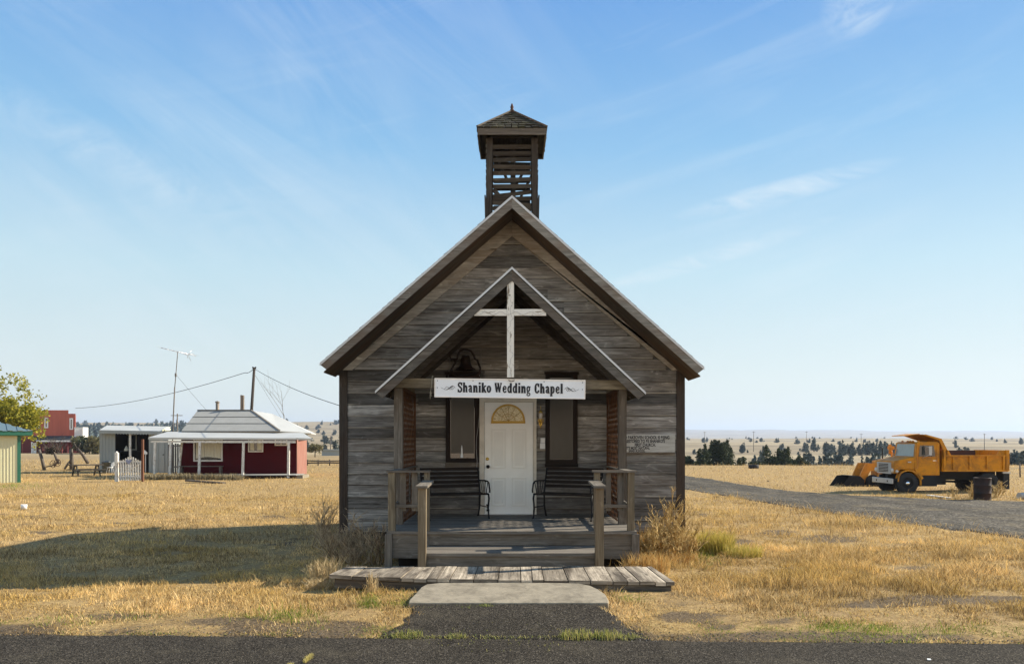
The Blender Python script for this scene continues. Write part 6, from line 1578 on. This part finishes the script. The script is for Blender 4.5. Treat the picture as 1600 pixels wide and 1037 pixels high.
m = MB(); tbox(m, .15, .3, w+.1, w+.14, 1.78, 2.06); m.tube([tp(.2, 2.0, w+.1), tp(.36, 1.7, w-.02)], .02, 5); m.build('mirror', M['loader'], TK)
m = MB()
for y in (.25, .75, w/2, w-.75, w-.25): m.lathe([(.06, 0), (.045, .05), (0, .06)], tp(.62, 2.36, y), n=8)
m.build('roof_light', M['loader'], TK)
# dump bed
m = MB()
tpoly(m, [(1.60, 1.02), (4.50, 1.02), (4.50, 1.06), (1.60, 1.06)], -.02, w+.02)
for y0, y1 in ((-.02, .03), (w-.03, w+.02)):
    tpoly(m, [(1.60, 1.06), (4.50, 1.06), (4.50, 1.98), (4.15, 1.98), (3.98, 1.72), (1.98, 1.72), (1.84, 1.98), (1.60, 2.0)], y0, y1)
tpoly(m, [(1.62, 1.06), (1.66, 1.06), (1.66, 2.0), (1.62, 2.0)], .031, w-.031); tpoly(m, [(4.42, 1.06), (4.47, 1.06), (4.47, 1.98), (4.42, 1.98)], .031, w-.031)
BD = m.build('dump_bed', M['truck'], TK)
m = MB()
for x in (2.06, 2.80, 3.58, 4.32): tbox(m, x-.05, x+.05, -.09, -.021, 1.12, 1.70)
tbox(m, 1.60, 4.50, -.10, -.022, 1.70, 1.76); tbox(m, 1.60, 4.50, -.08, -.022, 1.02, 1.11); tbox(m, 4.40, 4.54, -.11, -.0225, 1.04, 1.99)
tbox(m, 1.60, 1.70, -.09, -.0225, 1.13, 1.99); m.build('bed_rib', M['truck'], BD)
m = MB(); tbox(m, 1.9, 4.1, w-.2, w-.06, 1.73, 1.96); m.build('bed_liner', M['rust'], BD)
m = MB()
for y0, y1 in ((-.02, .04), (w-.04, w+.02)): tpoly(m, [(1.55, 1.02), (1.72, 1.02), (1.80, 1.98), (1.53, 2.50), (.80, 2.70), (.74, 2.66), (1.44, 2.42), (1.60, 1.98)], y0, y1)
m.poly([tp(.72, 2.67, .04), tp(1.50, 2.46, .04), tp(1.50, 2.46, w-.04), tp(.72, 2.67, w-.04)], (0, 0, .03), r=.5)
m.poly([tp(.06, 2.62, .35), tp(.73, 2.70, .35), tp(.73, 2.70, w-.35), tp(.06, 2.62, w-.35)], (0, 0, .03), r=.5)
m.poly([tp(1.50, 2.46, .04), tp(1.72, 2.0, .04), tp(1.72, 2.0, w-.04), tp(1.50, 2.46, w-.04)], (.03, 0, 0), r=.5)
m.build('cab_shield', M['truck'], TK)
m = MB(); tbox(m, -.9, 4.3, .55, .68, .62, .84); tbox(m, -.9, 4.3, w-.68, w-.55, .62, .84); tbox(m, 1.6, 4.2, .4, w-.4, .84, 1.015); tbox(m, .5, 1.35, .04, .5, .35, .83); tbox(m, -.5, .3, .7, w-.7, .5, 1.0); tbox(m, 1.5, 2.0, .5, w-.5, .4, .8)
m.tube([tp(-.02, .48, .1), tp(-.02, .48, w-.1)], .07, 8); m.tube([tp(3.68, .48, .1), tp(3.68, .48, w-.1)], .10, 8); m.tube([tp(1.5, .55, w/2), tp(3.6, .5, w/2)], .06, 6)
tbox(m, 3.4, 4.0, w/2-.2, w/2+.2, .3, .68); m.build('chassis', M['chassis'], TK)
m = MB(); tbox(m, 4.36, 4.62, .02, .6, .22, 1.0); m.build('mud_flap', M['tyre'], TK); m = MB(); tbox(m, 4.36, 4.62, w-.6, w-.02, .22, 1.0); m.build('mud_flap', M['tyre'], TK)
m = MB(); tbox(m, 4.30, 4.64, -.03, .05, .93, 1.0); m.build('tail_light', M['silver'], TK)
def wheel(par, c, R, wd, mt='silver', hub=.1):
    m = MB(); m.lathe([(R*.55, 0), (R*.9, -.01), (R, .04), (R, wd-.04), (R*.9, wd+.01), (R*.55, wd), (R*.55, 0)], c, 'y', 28); W = m.build('wheel', M['tyre'], par)
    m = MB(); m.lathe([(0, .05), (R*.3, .05), (R*.36, .10), (R*.5, .06), (R*.58, .01), (R*.58, wd*.9), (0, wd*.9)], c, 'y', 20); m.build('rim', M['chassis'] if mt == 'c' else M[mt], W)
    m = MB(); m.lathe([(0, -.04), (hub*.7, -.035), (hub, 0), (hub, .06)], c, 'y', 14); m.build('hub_cap', M['chrome'], W)
    m = MB()
    for k in range(34):
        a = 2*math.pi*k/34; b_ = a+.07; cc = Vector(c)
        for s in (0, 1):
            y0, y1 = (.02, wd*.48) if s == 0 else (wd*.52, wd-.02); a2 = a+.09*s
            m.hexa([cc+Vector((r_*math.cos(t), y, r_*math.sin(t))) for r_ in (R-.01, R+.015) for y in (y0, y1) for t in (a2+.09, a2)] , r=.5)
    m.build('tread', M['tyre'], W)
wheel(TK, tp(0, .485, -.02), .48, .28, 'c', .10); wheel(TK, tp(0, .485, w-.26), .48, .28, 'c')
for y in (-.0, .30, w-.58, w-.28): wheel(TK, tp(3.68, .485, y), .48, .27, 'c')
# ================================================================== FRONT LOADER (behind truck)
YL2 = 41.0; gl = Z_(762, YL2); xl = X_(1367, YL2)
FLD = thing('front_loader', 'orange tractor loader with black bucket on the ground half hidden behind the truck', 'loader', (xl, YL2, gl))
def q_(px, py, y=0): return Vector((X_(px, YL2), YL2+y, Z_(py, YL2)))
m = MB()
for y0, y1 in ((0, .03), (1.55, 1.58)): m.poly([q_(1314, 762, y0), q_(1327, 744, y0), q_(1344, 743.5, y0), q_(1351, 750, y0), q_(1350, 760, y0), q_(1344, 762.5, y0)], (0, y1-y0, 0), r=.5)
prof = [(1314, 762), (1344, 762.5), (1350, 760), (1351, 750), (1344, 743.5), (1334, 743)]
for a, b_ in zip(prof[:-1], prof[1:]):
    A, B = q_(*a, .03), q_(*b_, .03); nrm = (B-A).cross(Vector((0, 1, 0))).normalized()*.03
    m.poly([A, B, B+nrm, A+nrm], (0, 1.52, 0), r=.5)
for k in range(5): m.beam(q_(1316, 762, .15+k*.31), q_(1311.5, 762.5, .15+k*.31), .08, .03)
m.build('bucket', M['chassis'], FLD)
for y in (.30, 1.20):
    m = MB(); m.poly([q_(1346, 759, y), q_(1352, 760, y), q_(1357, 750, y), q_(1364, 736, y), q_(1374, 734, y), q_(1390, 745, y), q_(1394, 740, y), q_(1375, 724, y), q_(1357, 723.5, y), q_(1353, 732, y), q_(1346, 748, y)], (0, .10, 0), r=.5); m.build('lift_arm', M['loader'], FLD)
    m = MB(); m.tube([q_(1350, 748, y+.16), q_(1362, 730, y+.16)], .05, 7); m.tube([q_(1355, 741, y+.16), q_(1348, 752, y+.16)], .03, 6); m.build('hydraulic_ram', M['chrome'] if y > 1 else M['silver'], FLD)
m = MB(); m.poly([q_(1376, 735, .45), q_(1376, 752, .45), q_(1440, 752, .45), q_(1440, 722, .45), q_(1405, 718, .45), q_(1378, 720, .45)], (0, .7, 0), r=.5); m.build('engine_body', M['loader'], FLD, bevel=.03)
m = MB(); m.tube([q_(1386.5, 726, .55), q_(1386.5, 700, .55), q_(1385, 698.5, .55), q_(1383, 698.5, .55)], .035, 8); m.build('exhaust', M['chassis'], FLD)
m = MB(); m.tube([q_(1404.5, 722, .8), q_(1404.5, 702, .8)], .05, 6); m.box(q_(1401, 0).x, q_(1408, 0).x, YL2+.7, YL2+1.0, Z_(702, YL2), Z_(697, YL2)); m.box(q_(1401, 0).x, q_(1403, 0).x, YL2+.7, YL2+.9, Z_(697, YL2), Z_(694, YL2)); m.build('work_lamp', M['loader'], FLD)
for y in (0.1, 1.3):
    wheel(FLD, q_(1366, 752, y)-Vector((0, 0, 0)), .33, .2, 'c', .07); 
for y in (-.05, 1.5):
    wheel(FLD, q_(1432, 747, y), .55, .3, 'c', .08)
# drum, boards, tank
q = P(1535, 783, 30.6); gz = h1(q.x, q.y); m = MB(); R_d = .30; hd = .90
pr = [(0, 0), (R_d, 0), (R_d+.012, .02), (R_d, .04), (R_d, .29), (R_d+.014, .30), (R_d, .32), (R_d, .58), (R_d+.014, .6), (R_d, .62), (R_d, .86), (R_d+.012, .88), (R_d, .9), (R_d-.02, .9), (R_d-.02, .82), (0, .82)]
m.lathe(pr, (q.x, q.y, gz-.03), n=28); m.build('oil_drum', M['drum'], label='rusty dark steel drum standing at the edge of the gravel track', cat='drum')
def gp_(px, Y, dz=0): x = X_(px, Y); return Vector((x, Y, h1(x, Y)+dz))
m = MB(); m.beam(gp_(1450, 33.2, .06), gp_(1487, 31.6, .03), .18, .04); m.build('board', M['whitewood2'], label='pale board lying in the grass below the dump truck', cat='board')
m = MB(); a = gp_(1592, 30.8, .12); m.tube([a, a+Vector((2.4, .3, .02))], .14, 12); m.build('metal_tank', M['rooflight'], label='pale blue-grey metal pipe lying in the grass at the right edge', cat='pipe')
FP = thing('fence_post', 'thin leaning wire fence post behind the rear of the truck', 'fence post', tuple(gp_(1594, 52)))
m = MB(); m.tube([gp_(1594, 52, -.1), P(1593.5, 724, 52)], .05, 6); m.build('shaft', M['greypole'], FP)
m = MB(); 
for k in range(3): m.tube([P(1560, 733+k*8, 60), P(1594, 731+k*8, 52), P(1625, 729+k*9, 48)], .008, 4)
m.build('fence_wire', M['cable'], FP)
q = P(1177.5, 728, 70); m = MB(); gz = h1(q.x, q.y); m.lathe([(0, 0), (.42, 0), (.45, .1), (.45, .32), (.40, .34), (.38, .12), (0, .1)], (q.x, q.y, gz), n=18); m.build('black_trough', M['chassis'], label='low round black trough on the crest of the field right of the chapel', cat='trough')
m = MB()
rs = random.Random(3)
for k in range(7):
    c = gp_(rs.choice([1210, 1320, 1440, 1500, 1560])+rs.uniform(-20, 20), rs.uniform(30, 50)); 
for (px, Y, s) in ((1200, 46, .07), (1552, 38, .12),):
    c = gp_(px, Y, s*.3); rnd = random.Random(int(px)); m = MB()
    m.lathe([(0, -s*.6), (s*.8, -s*.4), (s, 0), (s*.7, s*.45), (0, s*.6)], c, n=7)
    for i in range(len(m.v)): m.v[i] += Vector((rnd.uniform(-.25, .25), rnd.uniform(-.25, .25), rnd.uniform(-.2, .2)))*s
    m.build('stone', M['gravel'], label='small dark stone beside the gravel track' if px == 1200 else 'pale stone in the grass behind the drum', cat='stone')
m = MB(); c = Vector((X_(1449, 7.1), 7.1, .006)); m.poly([c, c+Vector((.035, 0, 0)), c+Vector((.04, .02, .004)), c+Vector((.01, .025, .006))], (0, 0, .005)); m.build('litter_scrap', M['plastic'], label='tiny white scrap of paper on the asphalt at lower right', cat='scrap')
# loose stones along the road verge
r = np.random.default_rng(8); n = 5200; X = r.uniform(-9, 9, n); Y = road_edge(X)+np.abs(r.normal(0, .28, n))-.12
d = dirtf(X, Y); k = (r.random(n) < .12+d) & ~apron_in(X, Y, -.3) ; X, Y = X[k], Y[k]; n = len(X); s = .004+.009*r.random(n)**2
base = np.array([[1, 0, 0], [-.5, .87, 0], [-.5, -.87, 0], [0, 0, 1]]); V = base[None]*s[:, None, None]; a = r.random(n)*6.28
V = V+np.stack([X, Y, np.where(Y < road_edge(X), .0, H(X, Y))+.001], -1)[:, None, :]; V = V+r.normal(0, .2, V.shape)*s[:, None, None]
i4 = np.arange(n)[:, None]*4; f = np.concatenate([i4+[0, 1, 3], i4+[1, 2, 3], i4+[2, 0, 3]], 1).reshape(-1)
npmesh('road_gravel', V.reshape(-1, 3), f, 3, M['grit'], kind='stuff', label='loose dark gravel scattered along the road verge')
# ================================================================== HAZE, WORLD, SUN, CAMERA
m = MB(); m.box(-12500, 12500, -30, 9600, -60, 170, r=.5)
vm = bpy.data.materials.new('haze_air'); vm.use_nodes = True; nt = vm.node_tree; nt.nodes.clear()
out = nt.nodes.new('ShaderNodeOutputMaterial'); pv = nt.nodes.new('ShaderNodeVolumePrincipled')
pv.inputs['Color'].default_value = (.62, .76, 1, 1); pv.inputs['Density'].default_value = HAZE; pv.inputs['Anisotropy'].default_value = .2
nt.links.new(pv.outputs[0], out.inputs['Volume'])
if HAZE > 0: m.build('haze', vm, kind='stuff')
W = bpy.data.worlds.new('World'); SC.world = W; W.use_nodes = True; nt = W.node_tree; nt.nodes.clear()
sky = nt.nodes.new('ShaderNodeTexSky'); sky.sky_type = 'NISHITA'; sky.sun_disc = False
sky.sun_elevation = ELEV; sky.sun_rotation = math.atan2(SUN.x, SUN.y); sky.altitude = 1000; sky.air_density = 1.0; sky.dust_density = DUST; sky.ozone_density = 1.3
tc = nt.nodes.new('ShaderNodeTexCoord'); D = tc.outputs['Generated']
sp = _n(nt, 'ShaderNodeSeparateXYZ'); nt.links.new(D, sp.inputs[0])
def rotmap(ang, sc):
    r_ = _n(nt, 'ShaderNodeMapping'); r_.inputs['Rotation'].default_value = (0, ang, 0); nt.links.new(D, r_.inputs['Vector'])
    mp = _n(nt, 'ShaderNodeMapping'); mp.inputs['Scale'].default_value = sc; nt.links.new(r_.outputs[0], mp.inputs['Vector']); return mp.outputs[0]
c1 = noise(nt, rotmap(math.radians(-38), (1.1, 1.1, 6.5)), 1.6, 12, .62, .9)
c2 = noise(nt, rotmap(math.radians(14), (1.2, 1.2, 9)), 1.7, 12, .62, .8)
c3 = noise(nt, rotmap(0, (1, 1, 1.6)), 2.4, 5, .55, .4)
def mrange(v, a, b_, c_, e):
    n_ = _n(nt, 'ShaderNodeMapRange'); n_.inputs[1].default_value = a; n_.inputs[2].default_value = b_; n_.inputs[3].default_value = c_; n_.inputs[4].default_value = e; nt.links.new(v, n_.inputs[0]); return n_.outputs[0]
lf = mrange(sp.outputs[0], .15, -.25, 0.0, 1.0)
cl = mth(nt, 'ADD', mth(nt, 'MULTIPLY', ramp(nt, c1, [(.42, 0.0), (.74, 1.0)]), mth(nt, 'MULTIPLY_ADD', lf, .75, .10)), mth(nt, 'MULTIPLY', ramp(nt, c2, [(.5, 0.0), (.74, 1.0)]), mth(nt, 'MULTIPLY_ADD', lf, -.25, .6)))
cl = mth(nt, 'MULTIPLY', cl, ramp(nt, c3, [(.36, .15), (.6, 1.0)]))
def wisp(dx, dz, rx, rz, ang, amt):
    """a single cirrus wisp around a sky direction"""
    u = mth(nt, 'SUBTRACT', sp.outputs[0], dx); v = mth(nt, 'SUBTRACT', sp.outputs[2], dz); ca, sa = math.cos(ang), math.sin(ang)
    a_ = mth(nt, 'DIVIDE', mth(nt, 'ADD', mth(nt, 'MULTIPLY', u, ca), mth(nt, 'MULTIPLY', v, sa)), rx)
    b_ = mth(nt, 'DIVIDE', mth(nt, 'SUBTRACT', mth(nt, 'MULTIPLY', v, ca), mth(nt, 'MULTIPLY', u, sa)), rz)
    e = mth(nt, 'SUBTRACT', 1.0, mth(nt, 'ADD', mth(nt, 'MULTIPLY', a_, a_), mth(nt, 'MULTIPLY', b_, b_))); e = mth(nt, 'MAXIMUM', e, 0.0)
    nn = noise(nt, rotmap(-ang, (7, 7, 22)), 1.5, 8, .65, 1.2)
    return mth(nt, 'MULTIPLY', mth(nt, 'MULTIPLY', e, ramp(nt, nn, [(.36, 0.0), (.66, 1.0)])), amt)
w_ = mth(nt, 'ADD', wisp(.305, .285, .12, .014, .16, .55), wisp(.355, .45, .035, .03, -.3, .6))
w_ = mth(nt, 'ADD', w_, wisp(-.42, .30, .2, .03, -.42, .22)); w_ = mth(nt, 'ADD', w_, wisp(.22, .215, .16, .012, .25, .45))
cl = mth(nt, 'MINIMUM', mth(nt, 'ADD', mth(nt, 'MULTIPLY', cl, CLOUD), w_), .85)
grad = ramp(nt, sp.outputs[2], [(0, GR_[0]), (.07, GR_[1]), (.2, GR_[2]), (.34, GR_[3]), (.5, GR_[4]), (1, GR_[5])])
gs_ = mixc(nt, 1.0, grad, 6.0, 'MULTIPLY')
c = mixc(nt, GMIX, sky.outputs[0], gs_)
c = mixc(nt, mrange(sp.outputs[1], .1, -.5, 0.0, 1.0), c, mixc(nt, 1.0, c, BACK_FILL, 'MULTIPLY'))  # unseen sky behind the camera brightened and warmed, added fill for the facade
c = mixc(nt, cl, c, CLOUDCOL)
bg = nt.nodes.new('ShaderNodeBackground'); nt.links.new(c, bg.inputs[0]); bg.inputs[1].default_value = SKYS
ow = nt.nodes.new('ShaderNodeOutputWorld'); nt.links.new(bg.outputs[0], ow.inputs[0])
l = bpy.data.lights.new('sun', 'SUN'); l.energy = SUNS; l.angle = math.radians(.5); l.color = (1, .91, .76)
lo = bpy.data.objects.new('sun', l); COL.objects.link(lo); lo.rotation_euler = SUN.to_track_quat('Z', 'Y').to_euler()
cam = bpy.data.cameras.new('camera'); co = bpy.data.objects.new('camera', cam); COL.objects.link(co); SC.camera = co
cam.sensor_width = 36; cam.lens = 28; cam.shift_y = (Y0-518.5)/1600; cam.clip_start = .1; cam.clip_end = 40000
co.location = (0, 0, ZC); co.rotation_euler = (math.pi/2, 0, 0)
SC.view_settings.view_transform = 'Standard'; SC.view_settings.look = 'None'; SC.view_settings.exposure = EXPO; SC.view_settings.gamma = 1
SC.cycles.max_bounces = 6; SC.cycles.diffuse_bounces = 3; SC.cycles.volume_bounces = 0; SC.cycles.transparent_max_bounces = 6
